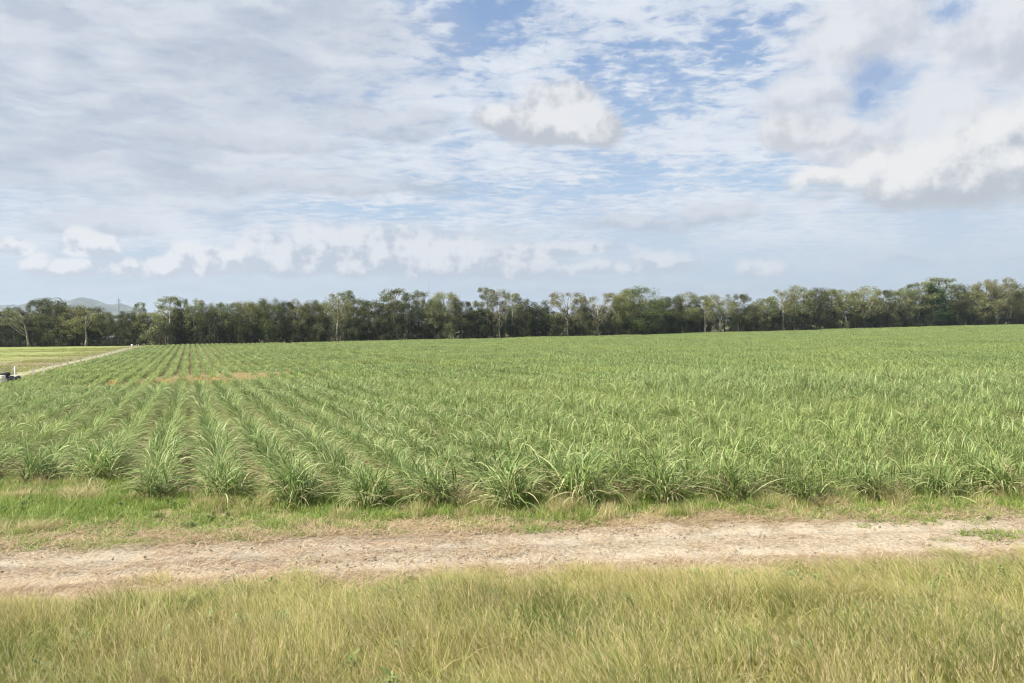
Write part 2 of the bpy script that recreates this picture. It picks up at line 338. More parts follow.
# ------------------------------------------------------------------ instanced stuff
def scatter(name, P, rot, scl, pick, protos, label, kindname):
    col = bpy.data.collections.new(name+'_source')
    for i, me in enumerate(protos):
        o = bpy.data.objects.new('%s_source_%02d' % (name, i), me); col.objects.link(o)
    me = bpy.data.meshes.new(name); me.vertices.add(len(P)); me.vertices.foreach_set('co', np.asarray(P, np.float32).ravel())
    for n, a, t in (('rot', rot, 'FLOAT_VECTOR'), ('scl', scl, 'FLOAT_VECTOR')):
        at = me.attributes.new(n, t, 'POINT'); at.data.foreach_set('vector', np.asarray(a, np.float32).ravel())
    at = me.attributes.new('pick', 'INT', 'POINT'); at.data.foreach_set('value', np.asarray(pick, np.int32))
    o = link(name, me)
    nt = bpy.data.node_groups.new(name+'_nodes', 'GeometryNodeTree')
    nt.interface.new_socket('Geometry', in_out='INPUT', socket_type='NodeSocketGeometry')
    nt.interface.new_socket('Geometry', in_out='OUTPUT', socket_type='NodeSocketGeometry')
    gi = nt.nodes.new('NodeGroupInput'); go = nt.nodes.new('NodeGroupOutput')
    ci = nt.nodes.new('GeometryNodeCollectionInfo'); ci.inputs['Collection'].default_value = col
    ci.inputs['Separate Children'].default_value = True; ci.inputs['Reset Children'].default_value = True
    ip = nt.nodes.new('GeometryNodeInstanceOnPoints'); ip.inputs['Pick Instance'].default_value = True
    def na(n, t):
        q = nt.nodes.new('GeometryNodeInputNamedAttribute'); q.data_type = t; q.inputs['Name'].default_value = n
        return [s for s in q.outputs if s.enabled and s.name == 'Attribute'][0]
    nt.links.new(gi.outputs[0], ip.inputs['Points']); nt.links.new(ci.outputs[0], ip.inputs['Instance'])
    nt.links.new(na('pick', 'INT'), ip.inputs['Instance Index'])
    nt.links.new(na('rot', 'FLOAT_VECTOR'), ip.inputs['Rotation']); nt.links.new(na('scl', 'FLOAT_VECTOR'), ip.inputs['Scale'])
    nt.links.new(ip.outputs[0], go.inputs[0])
    md = o.modifiers.new('scatter', 'NODES'); md.node_group = nt
    return tag(o, label, kindname, kind='stuff')

# --- cane stool meshes (row runs along local Y)
def cane_stool(seed, spread=1.0, h=1.0, nsh=23, azsd=.7):
    r = np.random.default_rng(seed); V = []; Qs = []; S = []; R = []; n0 = 0
    nl = nsh*6
    sx = np.clip(r.normal(0, .17, nsh), -.34, .34); sy = r.uniform(-.36, .36, nsh)
    k = np.repeat(np.arange(nsh), 6); lvl = np.tile(np.arange(6), nsh)
    hh = r.uniform(.22, .58, nsh)*h
    base = np.stack([sx[k]+r.normal(0, .02, nl), sy[k]+r.normal(0, .02, nl), hh[k]*(.15+.85*lvl/5)], -1)
    az = r.uniform(0, 2*PI, nl)
    # lean outwards across the row
    out = np.where(r.random(nl) < .5, np.where(sx[k] > 0, 0, PI)+r.normal(0, azsd, nl), np.where(r.random(nl) < .35, az, np.where(az > PI, PI, 0)+r.normal(0, azsd, nl))); az = out
    th0 = (r.uniform(.02, .35, nl)+np.abs(sx[k])*1.3)*spread; bend = r.uniform(1.1, 3.0, nl)
    L = r.uniform(.48, .92, nl)*h; Wl = r.uniform(.014, .030, nl)
    lw = lvl < 2; th0[lw] = r.uniform(.45, 1.05, lw.sum()); bend[lw] = r.uniform(.9, 2.0, lw.sum()); base[lw, 2] += .12
    upr = (r.random(nl) < .38) & (lvl > 1); bend[upr] = r.uniform(.4, 1.5, upr.sum()); th0[upr] = r.uniform(.02, .3, upr.sum()); L[upr] *= .85
    th0[lvl > 3] *= .6
    segs = 6
    v, q, s = strips(base, az, th0, bend, L, Wl, segs, r.normal(0, .5, nl), 1.6)
    v[:, 2] = np.maximum(v[:, 2], .01)
    rv = np.clip(r.random(nl)*.93+.0, 0, 1); rv[(lvl < 2) & (r.random(nl) < .5)] = r.uniform(.93, 1)
    rv[r.random(nl) < .03] = .98
    return v, q, s, rep_attr(rv, segs)
def cane_mesh(seed, mat, **k):
    v, q, s, r = cane_stool(seed, **k); return mesh_np('sugarcane_clump', v, q, mat, dict(s=s, rnd=r))
CANE = [cane_mesh(100+i, M['cane'], h=1.0+.06*(i % 3)) for i in range(8)]
CANE_END = [cane_mesh(150+i, M['cane'], h=1.1, nsh=36, spread=1.3, azsd=1.4) for i in range(4)]
def cane_far(seed, mat, length=3.0, n=260, wl=.046, hgt=1.0):
    r = np.random.default_rng(seed)
    base = np.stack([r.normal(0, .17, n), r.uniform(-length/2, length/2, n), r.uniform(.1, .5, n)*hgt], -1)
    az = r.uniform(0, 2*PI, n); segs = 3
    v, q, s = strips(base, az, r.uniform(.05, .5, n), r.uniform(.8, 2.2, n), r.uniform(.42, .78, n)*hgt, r.uniform(.7, 1.3, n)*wl, segs, r.normal(0, .5, n), 1.4)
    v[:, 2] = np.maximum(v[:, 2], .02)
    rv = r.random(n)*.95
    return mesh_np('cane_row', v, q, mat, dict(s=s, rnd=rep_attr(rv, segs)))
FAR = [cane_far(200+i, M['cane']) for i in range(5)]
FARD = [cane_far(220+i, M['cane_dead'], n=130, wl=.04, hgt=.75) for i in range(3)]

SP = 1.42; U0 = -.80
def in_view(X, Y, m=2.5, side=.72): return (np.abs(X) < side*Y+m)
rows = np.arange(-11, 290)
near_P = []; mid_P = []; far_P = []; dead_P = []
r = np.random.default_rng(11)
for k in rows:
    u = U0+SP*k
    if 30.2 < u < 31.4 or 96 < u < 97.4 or 171 < u < 173: continue       # a missed drill row
    w0 = 8; w1 = 262.5
    step = .43
    w = np.arange(w0, 75, step)+r.uniform(-.06, .06, len(np.arange(w0, 75, step)))
    X, Y = xy(u+(fbm(w*.3, np.full_like(w, k*3.3), 2)-.5)*.25, w)
    ok = (Y > edge_y(X)) & in_view(X, Y) & (Y < 62) & (fbm(X*.8, Y*.8, 2) > .16)
    first = True
    for x, y in zip(X[ok], Y[ok]):
        mid_P.append((x, y, k, 1 if first and y < 22 else 0)); first = False
    w = np.arange(16, w1, 2.8); X, Y = xy(np.full_like(w, u), w)
    ub = np.interp(w, [60, 92, 112, 262], [-15.0, -15.2, -16.4, -12.9]); ok = (Y >= 61) & in_view(X, Y, 6) & (u > ub)
    dk = (np.abs(Y-(76.5+.5*(X+31))) < 7.0+5*(fbm(X*.5, Y*.5, 2)-.5)) & (np.abs(X+30.3+2.2*(fbm(Y*.7, X*.7, 2)-.5)*2) < 4.9) & (fbm(X*1.3, Y*.3, 2) > .42)
    ok2 = ok & dk; far_P += [(x, y, k) for x, y in zip(X[ok & ~dk], Y[ok & ~dk])]
    dead_P += [(x, y, k) for x, y in zip(X[ok2], Y[ok2])]
mid_P = [p for p in mid_P if True]; mid_P = np.array(mid_P); far_P = np.array(far_P); dead_P = np.array(dead_P)
mid_P = mid_P[np.argsort(mid_P[:, 1]-mid_P[:, 3]*3)]
vis = np.abs(mid_P[:, 0]) < .69*mid_P[:, 1]+.3
order = np.concatenate([np.where(vis)[0], np.where(~vis)[0]]); 
order = np.array([i for i in order])
ind = np.where(vis)[0][:300]
rest = np.setdiff1d(np.arange(len(mid_P)), ind)
def hvar(X, Y):
    front = 1-.38*np.exp(-((Y-(66.5+.5*(X+31)))/5.5)**2)*(np.abs(X+30) < 8)
    return front*(.84+.5*(fbm(X*.06, Y*.06, 3)-.35)+.35*(fbm(X*.35+9, Y*.35, 2)-.5))*(.96+.11*sstep(-4, 3, X))
ROWDIR = math.atan2(SR, CR)
end_lab = {}
names_end = ['leftmost big end clump of cane in the front corner by the mown verge', 'cane clump ending the row just left of the dry yellow tussock', 'cane clump right behind the round dry yellow tussock',
 'large arching cane clump ending the row left of the bare furrow', 'upright cane clump ending the row right of the bare furrow', 'broad mop-headed cane clump, second row end right of the bare furrow',
 'broad drooping cane clump, third row end right of the bare furrow', 'cane clump at the row end beside the tall dry grass left of centre', 'small cane clump at the row end behind the dry grass left of centre',
 'cane clump at the row end at picture centre', 'spiky cane clump at the row end just right of centre', 'large fountain-shaped cane clump with pale dry under-leaves right of centre',
 'second fountain-shaped cane clump further right of centre', 'cane clump at the row end above the narrow weedy verge', 'cane clump at the row end left of the right-hand dry tussock',
 'cane clump behind the right-hand dry tussock', 'cane clump at the row end right of the right-hand dry tussock', 'second last cane clump at the right end of the front edge', 'last cane clump at the right end of the front edge',
 'cane clump at the front edge cut by the right side', 'cane clump at the front edge by the right side', 'cane clump at the row end near the right side', 'cane clump at the row end on the far right']
ends = sorted([i for i in ind if mid_P[i, 3] > 0], key=lambda i: mid_P[i, 0]/mid_P[i, 1])
for j, i in enumerate(ends): end_lab[i] = names_end[min(j, len(names_end)-1)]
for n, i in enumerate(ind):
    x, y, k, e = mid_P[i]
    me = CANE_END[n % 4] if e else CANE[n % 8]
    o = link('sugarcane_clump', me, loc=(x, y, float(ground(x, y))-.01))
    s = float(hvar(x, y))*(r.uniform(.92, 1.08) if not e else r.uniform(.98, 1.15)); o.scale = (s, s*r.uniform(.9, 1.1), s)
    if e: o.scale = (s*1.28, s*1.12, s*r.uniform(.9, 1.04))
    o.rotation_euler = (r.normal(0, .08), r.normal(0, .10), ROWDIR+(PI if r.random() < .5 else 0)+r.normal(0, .12))
    tag(o, end_lab.get(i, 'pale green sugarcane clump within the rows at the front of the cane field'), 'sugarcane', 'sugarcane clumps at the front of the cane field')
X, Y = mid_P[rest, 0], mid_P[rest, 1]; n = len(X); s = hvar(X, Y)*r.uniform(.88, 1.15, n)
P1 = np.c_[X, Y, ground(X, Y)]; R1 = np.c_[r.normal(0, .06, n), r.normal(0, .06, n), ROWDIR+np.where(r.random(n) < .5, PI, 0)+r.normal(0, .15, n)]; S1 = np.c_[s, s, s*r.uniform(.95, 1.07, n)]
X, Y = far_P[:, 0], far_P[:, 1]; m = len(X); s = hvar(X, Y)*r.uniform(.93, 1.08, m)
P2 = np.c_[X, Y, ground(X, Y)]; R2 = np.c_[np.zeros(m), np.zeros(m), ROWDIR+np.where(r.random(m) < .5, PI, 0)+r.normal(0, .02, m)]; S2 = np.c_[s*1.02, np.ones(m), s]
scatter('sugarcane_crop', np.r_[P1, P2], np.r_[R1, R2], np.r_[S1, S2], np.r_[r.integers(0, 8, n), 8+r.integers(0, 5, m)], CANE+FAR, 'pale green rows of young sugarcane running back to the tree line', 'sugarcane')
X, Y = dead_P[:, 0], dead_P[:, 1]; m = len(X)
# the withered patch keeps some green rows in it
scatter('withered_cane', np.c_[X, Y, ground(X, Y)], np.c_[np.zeros(m), np.zeros(m), np.full(m, ROWDIR)], np.c_[np.full(m, .9), np.ones(m), r.uniform(.8, 1.1, m)], np.where(r.random(m) < .15, 3+r.integers(0, 2, m), r.integers(0, 3, m)), FARD+FAR[:2], 'orange brown withered patch of cane across the left-hand rows', 'dead cane')

# --- grass clumps
def clump(name, seed, mat, n, rad, h, w, lean=(0, 0), bend=(.3, 1.2), segs=4, spread=.35, seeds=0, rlo=0, rhi=1):
    r = np.random.default_rng(seed)
    a = r.uniform(0, 2*PI, n); q_ = rad*np.sqrt(r.random(n)); base = np.stack([q_*np.cos(a), q_*np.sin(a), np.zeros(n)-.02], -1)
    az = r.uniform(0, 2*PI, n); th0 = np.abs(r.normal(0, spread, n))
    # wind lean: bias azimuth
    lx = np.cos(az)*th0+lean[0]; ly = np.sin(az)*th0+lean[1]; az = np.arctan2(ly, lx); th0 = np.hypot(lx, ly)
    L = r.uniform(.45, 1.1, n)*h; Wb = r.uniform(.7, 1.3, n)*w
    v, q, s = strips(base, az, th0, r.uniform(*bend, n), L, Wb, segs, r.normal(0, .6, n), 1.7)
    rv = rlo+(rhi-rlo)*r.random(n)
    V = [v]; Qq = [q]; S = [s]; Rr = [rep_attr(rv, segs)]; MI = [np.zeros(len(q))]
    if seeds:  # thin stalks with a feathery head
        tips = v.reshape(n, segs+1, 2, 3).mean(2)[:, -1]; pick = r.choice(n, seeds, replace=False)
        for p in pick:
            nb = 9; bb = tips[p]+np.c_[np.zeros(nb), np.zeros(nb), np.linspace(-.10, .03, nb)]; bb[:, 0] += (tips[p, 0]-base[p, 0])*np.linspace(-.15, .05, nb)
            vv, qq, s2 = strips(bb, r.uniform(0, 2*PI, nb), r.uniform(.3, .9, nb), r.uniform(.2, .8, nb), r.uniform(.03, .06, nb), np.full(nb, .006), 1)
            Qq.append(qq+sum(len(t) for t in V)); V.append(vv); S.append(s2); Rr.append(rep_attr(r.random(nb), 1)); MI.append(np.ones(len(qq)))
    return mesh_np(name, np.vstack(V), np.vstack(Qq), [mat, M['seed']], dict(s=np.concatenate(S), rnd=np.concatenate(Rr)), midx=np.concatenate(MI))
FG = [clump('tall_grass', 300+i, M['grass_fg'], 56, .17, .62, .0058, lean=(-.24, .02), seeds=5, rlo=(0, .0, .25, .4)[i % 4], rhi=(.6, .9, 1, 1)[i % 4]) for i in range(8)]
VG = [clump('verge_grass', 330+i, M['grass_verge'], 70, .16, (.16, .22, .28, .2)[i % 4], .0085, spread=.6, bend=(.3, 1.5), segs=3, rhi=(.8, 1)[i % 2]) for i in range(6)]
DG = [clump('dry_grass', 350+i, M['grass_dry'], 75, .15, .34, .007, spread=.5, lean=(-.1, 0), seeds=4, segs=4) for i in range(4)]
ST = []
for i in range(4):
    rr = np.random.default_rng(370+i); nn = 45; bb = np.c_[rr.uniform(-.3, .3, nn), rr.uniform(-.3, .3, nn), rr.uniform(.0, .03, nn)]
    v, q, s = strips(bb, rr.uniform(0, 2*PI, nn), rr.uniform(1.35, 1.6, nn), rr.normal(0, .2, nn), rr.uniform(.06, .28, nn), rr.uniform(.004, .011, nn), 2)
    ST.append(mesh_np('straw', v, q, M['straw'], dict(s=s, rnd=rep_attr(rr.random(nn), 2))))
def weed_mesh(seed, h=.4, n=5):
    r = np.random.default_rng(seed); V = []; Qq = []; S = []; R = []; c = 0
    for k in range(n):
        a0 = r.uniform(0, 2*PI); th = r.uniform(.0, .35); hh = h*r.uniform(.6, 1)
        nb = 14; f = np.linspace(.15, 1, nb); bb = np.c_[np.cos(a0)*np.sin(th)*hh*f, np.sin(a0)*np.sin(th)*hh*f, np.cos(th)*hh*f]
        st, sq, ss = strips(np.array([[0, 0, 0.]]), np.array([a0]), np.array([th]), np.array([0.]), np.array([hh]), np.array([.008]), 3)
        Qq.append(sq+c); V.append(st); S.append(ss); R.append(np.full(len(st), .4)); c += len(st)
        v, q, s = strips(bb, r.uniform(0, 2*PI, nb), r.uniform(.7, 1.3, nb), r.uniform(.1, .7, nb), r.uniform(.05, .11, nb)*(1.2-f*.6), r.uniform(.018, .032, nb), 3)
        Qq.append(q+c); V.append(v); S.append(s); R.append(rep_attr(r.random(nb), 3)); c += len(v)
    return mesh_np('weed', np.vstack(V), np.vstack(Qq), M['weed'], dict(s=np.concatenate(S), rnd=np.concatenate(R)))
WD = [weed_mesh(390+i, .22, 6) for i in range(3)]

def rnd_rot(n, t=.12): return np.c_[r.normal(0, t, n), r.normal(0, t, n), r.uniform(0, 2*PI, n)]
# foreground bank of tall grass
n = 9500; Y = r.uniform(2.2, 12.4, n); X = r.uniform(-1, 1, n)*(.74*Y+2.0)
lim = road_y(X)-1.25-.35*sstep(-3, -7, X)+(fbm(X*.9, Y*.9, 3)-.5)*1.6
d = lim-Y; keep = (d > 0) & (r.random(n) < np.clip(.25+d*1.2, 0, 1)); X, Y, d = X[keep], Y[keep], d[keep]; n = len(X)
hs = np.clip(.26+d*.33, .26, 1.0)*(.6+.85*fbm(X*.7, Y*.7, 3))*r.uniform(.85, 1.15, n)
dryness = fbm(X*.45+40, Y*.6, 3); pk = np.clip((dryness*2.6-.78+r.normal(0, .25, n))*4, 0, 3).astype(int)+4*r.integers(0, 2, n)
rr_ = np.c_[r.normal(0, .08, n), r.normal(0, .08, n), r.normal(0, .5, n)]
lodge = (fbm(X*1.4+3, Y*1.4, 2) > .66); rr_[lodge, 1] -= .45; hs[lodge] *= .85          # wind-flattened patches
xs_ = r.random(n); pk = np.where(xs_ < .045, 8+r.integers(0, 4, n), pk); hs = np.where(xs_ < .045, hs*1.9, hs)
wk = (xs_ > .975) & (fbm(X*.8+60, Y*.8, 2) > .5); pk = np.where(wk, 12+r.integers(0, 3, n), pk); hs = np.where(wk, np.minimum(hs*2.2, 1.9), hs)
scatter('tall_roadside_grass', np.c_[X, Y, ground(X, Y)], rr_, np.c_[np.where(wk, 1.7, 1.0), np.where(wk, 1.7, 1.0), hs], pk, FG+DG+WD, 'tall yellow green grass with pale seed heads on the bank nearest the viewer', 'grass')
# verge between the road and the cane
n = 12000; Y = r.uniform(12.2, 21.5, n); X = r.uniform(-1, 1, n)*(.72*Y+1.5)
lo = road_y(X)+1.12+(fbm(X*.8+9, Y*.8, 3)-.5)*1.3; hi = edge_y(X)+1.0
dens = sstep(.40, .55, fbm(X*.55, Y*.9+20, 3)+np.clip(Y-lo-1.0, -1, 1)*.12+.05*sstep(-4, 6, X))
dens = dens*(1-.75*sstep(1.6, .6, np.hypot((X+7.0)/2.2, (Y-15.8)/1.1)))
keep = (Y > lo) & (Y < hi) & (r.random(n) < dens*.85+.04+.5*sstep(-3, -7, X)*(fbm(X*1.1, Y*1.6, 2) > .42))
X, Y = X[keep], Y[keep]; n = len(X); dr = fbm(X*.5+70, Y*.7, 3); pk = r.integers(0, 6, n)
dd = (dr+r.normal(0, .12, n) > .72); pk = np.where(dd, 6+r.integers(0, 4, n), pk); wdm = r.random(n) < .03; pk = np.where(wdm, 10+r.integers(0, 3, n), pk)
hs = (.7+.45*sstep(13.5, 16.5, Y))*r.uniform(.7, 1.2, n)*np.where(pk > 5, .75, 1)
scatter('verge_grass', np.c_[X, Y, ground(X, Y)], rnd_rot(n), np.c_[np.ones(n), np.ones(n), hs], pk, VG+DG+WD, 'short patchy green grass and weeds between the dirt road and the cane', 'grass')
n = 2300; X = r.uniform(-13, 15, n); Y = edge_y(X)-r.uniform(-.5, 1.1, n)
keep = in_view(X, Y, 1) & (fbm(X*.75+31, Y*1.1, 3) > .57-.05*sstep(-3, 2, X)) ; X, Y = X[keep], Y[keep]; n = len(X)
pk = np.where(r.random(n) < .22, 6+r.integers(0, 4, n), r.integers(0, 6, n)); s_ = r.uniform(.7, 1.05, n)
scatter('edge_grass', np.c_[X, Y, ground(X, Y)], rnd_rot(n, .18), np.c_[s_, s_, s_*r.uniform(.9, 1.7, n)*np.where(pk > 5, .95, 1.2)], pk, VG+DG, 'taller pale yellow green grass growing along the front edge of the cane', 'grass')
# weeds and grass in the first furrows
n = 9000; Y = r.uniform(16, 60, n); X = r.uniform(-1, 1, n)*(.70*Y)
u, w = uw(X, Y); ph = np.abs(((u-U0)/SP) % 1-.5); keep = (Y > edge_y(X)) & (ph < .28) & (fbm(X*.18, Y*.10+7, 3) > .46)
X, Y = X[keep], Y[keep]; n = len(X); oy = (np.hypot((X+11.5)/3.5, (Y-34)/9) < 1) & (r.random(n) < .7)
pk = np.where(oy, 6+r.integers(0, 4, n), np.where(r.random(n) < .25, 6+r.integers(0, 4, n), r.integers(0, 6, n)))
s_ = r.uniform(.8, 1.5, n)
n2_ = 900; X2 = r.uniform(-35.5, -25.5, n2_); Y2 = 76.5+.5*(X2+31)+r.normal(0, 3.4, n2_); X = np.r_[X, X2]; Y = np.r_[Y, Y2]; pk = np.r_[pk, 6+r.integers(0, 4, n2_)]; s_ = np.r_[s_, r.uniform(1.6, 2.6, n2_)]; n += n2_
scatter('furrow_weeds', np.c_[X, Y, ground(X, Y)], rnd_rot(n), np.c_[s_, s_, s_], pk, VG+DG, 'low grass and yellowing weeds growing in the furrows between cane rows', 'weeds')
# straw and clods on and beside the road
n = 5200; X = r.uniform(-1, 1, n)*13; V_ = r.normal(0, 1.2, n); pile = np.abs(V_) ; Y = road_y(X)+V_+.1
keep = in_view(X, Y, 1) & ((pile > 1.05+.3*(fbm(X*.8, Y, 2)-.5)) | (r.random(n) < .10)); X, Y = X[keep], Y[keep]; n = len(X)
scatter('straw_litter', np.c_[X, Y, ground(X, Y)+.065], np.c_[np.zeros(n), np.zeros(n), r.uniform(0, 6.28, n)], np.ones((n, 3))*r.uniform(.6, 1.1, n)[:, None], r.integers(0, 4, n), ST, 'pale straw and dead grass litter scattered over the dirt road', 'litter')
# clods and pebbles
def clod(seed):
    r = np.random.default_rng(seed); th = np.linspace(0, PI, 5)[1:-1]; V = [(0, 0, .6)]+[(math.sin(t)*math.cos(a), math.sin(t)*math.sin(a), .6*math.cos(t)) for t in th for a in np.arange(6)*PI/3]+[(0, 0, -.6)]
    V = np.array(V)*(1+r.normal(0, .16, (20, 1))); Q = []
    for i in range(2):
        for j in range(6): Q.append((1+i*6+j, 1+i*6+(j+1) % 6, 1+(i+1)*6+(j+1) % 6, 1+(i+1)*6+j))
    for j in range(0, 6, 2): Q.append((0, 1+j, 1+j+1, 1+(j+2) % 6)); Q.append((19, 13+(j+2) % 6, 13+j+1, 13+j))
    return mesh_np('clod', V, Q, M['road'], dict(rut=np.zeros(20)))
n = 4200; X = r.uniform(-1, 1, n)*13; Y = road_y(X)+r.uniform(-1.3, 1.4, n)+np.where(r.random(n) < .15, r.uniform(0, 3, n), 0)
keep = in_view(X, Y, 1) & (fbm(X*.7, Y*1.5, 3)+r.normal(0, .08, n) > .5); X, Y = X[keep], Y[keep]; n = len(X); s_ = np.clip(r.lognormal(-4.5, .5, n), .005, .035)
scatter('road_clods', np.c_[X, Y, ground(X, Y)+.062], rnd_rot(n, .6), np.c_[s_, s_, s_], r.integers(0, 3, n), [clod(i) for i in range(3)], 'small clods and stones lying loose on the dirt road', 'clods')
# paddock grass
n = 26000; w = r.uniform(60, 260, n); u = -18.8-r.uniform(0, 1, n)**1.2*120; X, Y = xy(u+ushift(w), w)
n0 = sstep(.35, .5, fbm(X*.05, Y*.12, 3)); keep = in_view(X, Y, 4) & (np.abs(u+20.4) > 1.6) & (Y < 258) & (Y > 60) & (r.random(n) < n0); X, Y = X[keep], Y[keep]; n = len(X)
PG = [clump('paddock_grass', 400+i, M['paddock_grass'], 26, .5, .22, .05, spread=.6, segs=2) for i in range(4)]
scatter('paddock_grass', np.c_[X, Y, ground(X, Y)], rnd_rot(n), np.c_[np.ones(n)*1.2, np.ones(n)*1.2, r.uniform(.5, 1.3, n)], r.integers(0, 4, n), PG, 'short yellow green pasture in the paddock on the left', 'grass')
n = 1500; w = r.uniform(60, 250, n); u = np.where(w < 105, r.uniform(-18.6, -15.6, n), r.uniform(-18.9, -17.0, n)); X, Y = xy(u+ushift(w), w)
scatter('ditch_grass', np.c_[X, Y, ground(X, Y)], rnd_rot(n), np.c_[np.ones(n), np.ones(n), r.uniform(.8, 1.9, n)], r.integers(0, 4, n), PG, 'ragged grass strip between the fence posts and the cane', 'grass')

# dry tussocks: things of their own
def tussock(x, y, s, label, dry=True, sz=1.0):
    me = bpy.data.meshes.get('dry_tussock_mesh')
    if me is None:
        parts = []; me = clump('dry_tussock_mesh', 500, M['grass_dry'], 520, .30, .50, .0065, spread=.55, bend=(.5, 1.7), seeds=30, segs=5)
    o = link('grass_tussock', me, loc=(x, y, float(ground(x, y)))); o.scale = (s*1.15, s, s*sz); o.rotation_euler.z = r.uniform(0, 6)
    tag(o, label, 'grass tussock', 'dry yellow tussocks along the front of the cane')
def gx(px, Y): return (px-512)/F*Y
for px, Y, s, lb, sz in [(62, 17.4, .9, 'dry yellow tussock left of the round one, near the left edge', .8), (80, 17.0, 1.15, 'round dry yellow tussock in front of the left cane rows', .9),
    (456, 16.0, 1.25, 'wide dry yellow tussock at the row ends left of centre', 1.0), (478, 15.6, .8, 'small dry tussock on the right side of the wide one', .9), (560, 15.3, .95, 'dry yellow tussock at the verge just right of centre', .9), (575, 15.5, .9, 'dry tussock leaning on the cane clump right of centre', 1.1),
    (820, 15.5, .8, 'pale dry tussock with reddish stems left of the big one on the right', 1.1), (838, 15.6, .7, 'low straw-coloured tussock between the two on the right', .9), (884, 15.8, 1.25, 'big dry yellow tussock in front of the cane on the right', 1.1), (995, 16.6, 1.1, 'dry tussock in the cane edge by the right side', 1.3), (25, 14.3, .9, 'dry grass tuft beside the dirt road at the left edge', .7), (45, 14.6, .8, 'low dry grass tuft just right of the one at the left edge', .6)]:
    tussock(gx(px, Y), Y, s, lb, sz=sz)
gt = clump('green_tuft_mesh', 501, M['grass_verge'], 260, .26, .24, .009, spread=.7, bend=(.4, 1.5), segs=4)
for px, Y, s, lb in [(985, 13.05, 1.3, 'green grass tuft growing on the dirt road near the right edge'), (1010, 13.1, 1.1, 'green tuft on the dirt road at the right edge'), (944, 12.9, .6, 'small green tuft on the dirt road left of the larger ones'), (860, 13.9, .6, 'small green tuft on the far edge of the dirt road'), (612, 12.6, .45, 'tiny green tuft in the middle of the dirt road')]:
    X_ = gx(px, Y); o = link('grass_tuft', gt, loc=(X_, Y, float(ground(X_, Y))+.03)); o.scale = (s*1.3, s, s*.6); tag(o, lb, 'grass tuft', 'green tufts on the dirt road')
wm = weed_mesh(600, .55, 7)
for px, Y, s, lb in [(505+360, 7.6, 1, 'leafy green weed standing in the tall grass at lower right'), (945, 7.0, .9, 'leafy weed near the bottom right corner'), (935, 8.6, 1, 'leafy weed above the one in the bottom right corner'), (60, 6.8, .8, 'leafy weed in the grass near the bottom left corner'), (145, 6.7, .8, 'leafy weed right of the bottom left one'), (560, 7.2, .8, 'leafy weed in the grass at bottom centre')]:
    X_ = gx(px, Y); o = link('weed', wm, loc=(X_, Y, float(ground(X_, Y)))); o.scale = (s, s, s); o.rotation_euler.z = px; tag(o, lb, 'weed', 'leafy weeds in the tall grass')

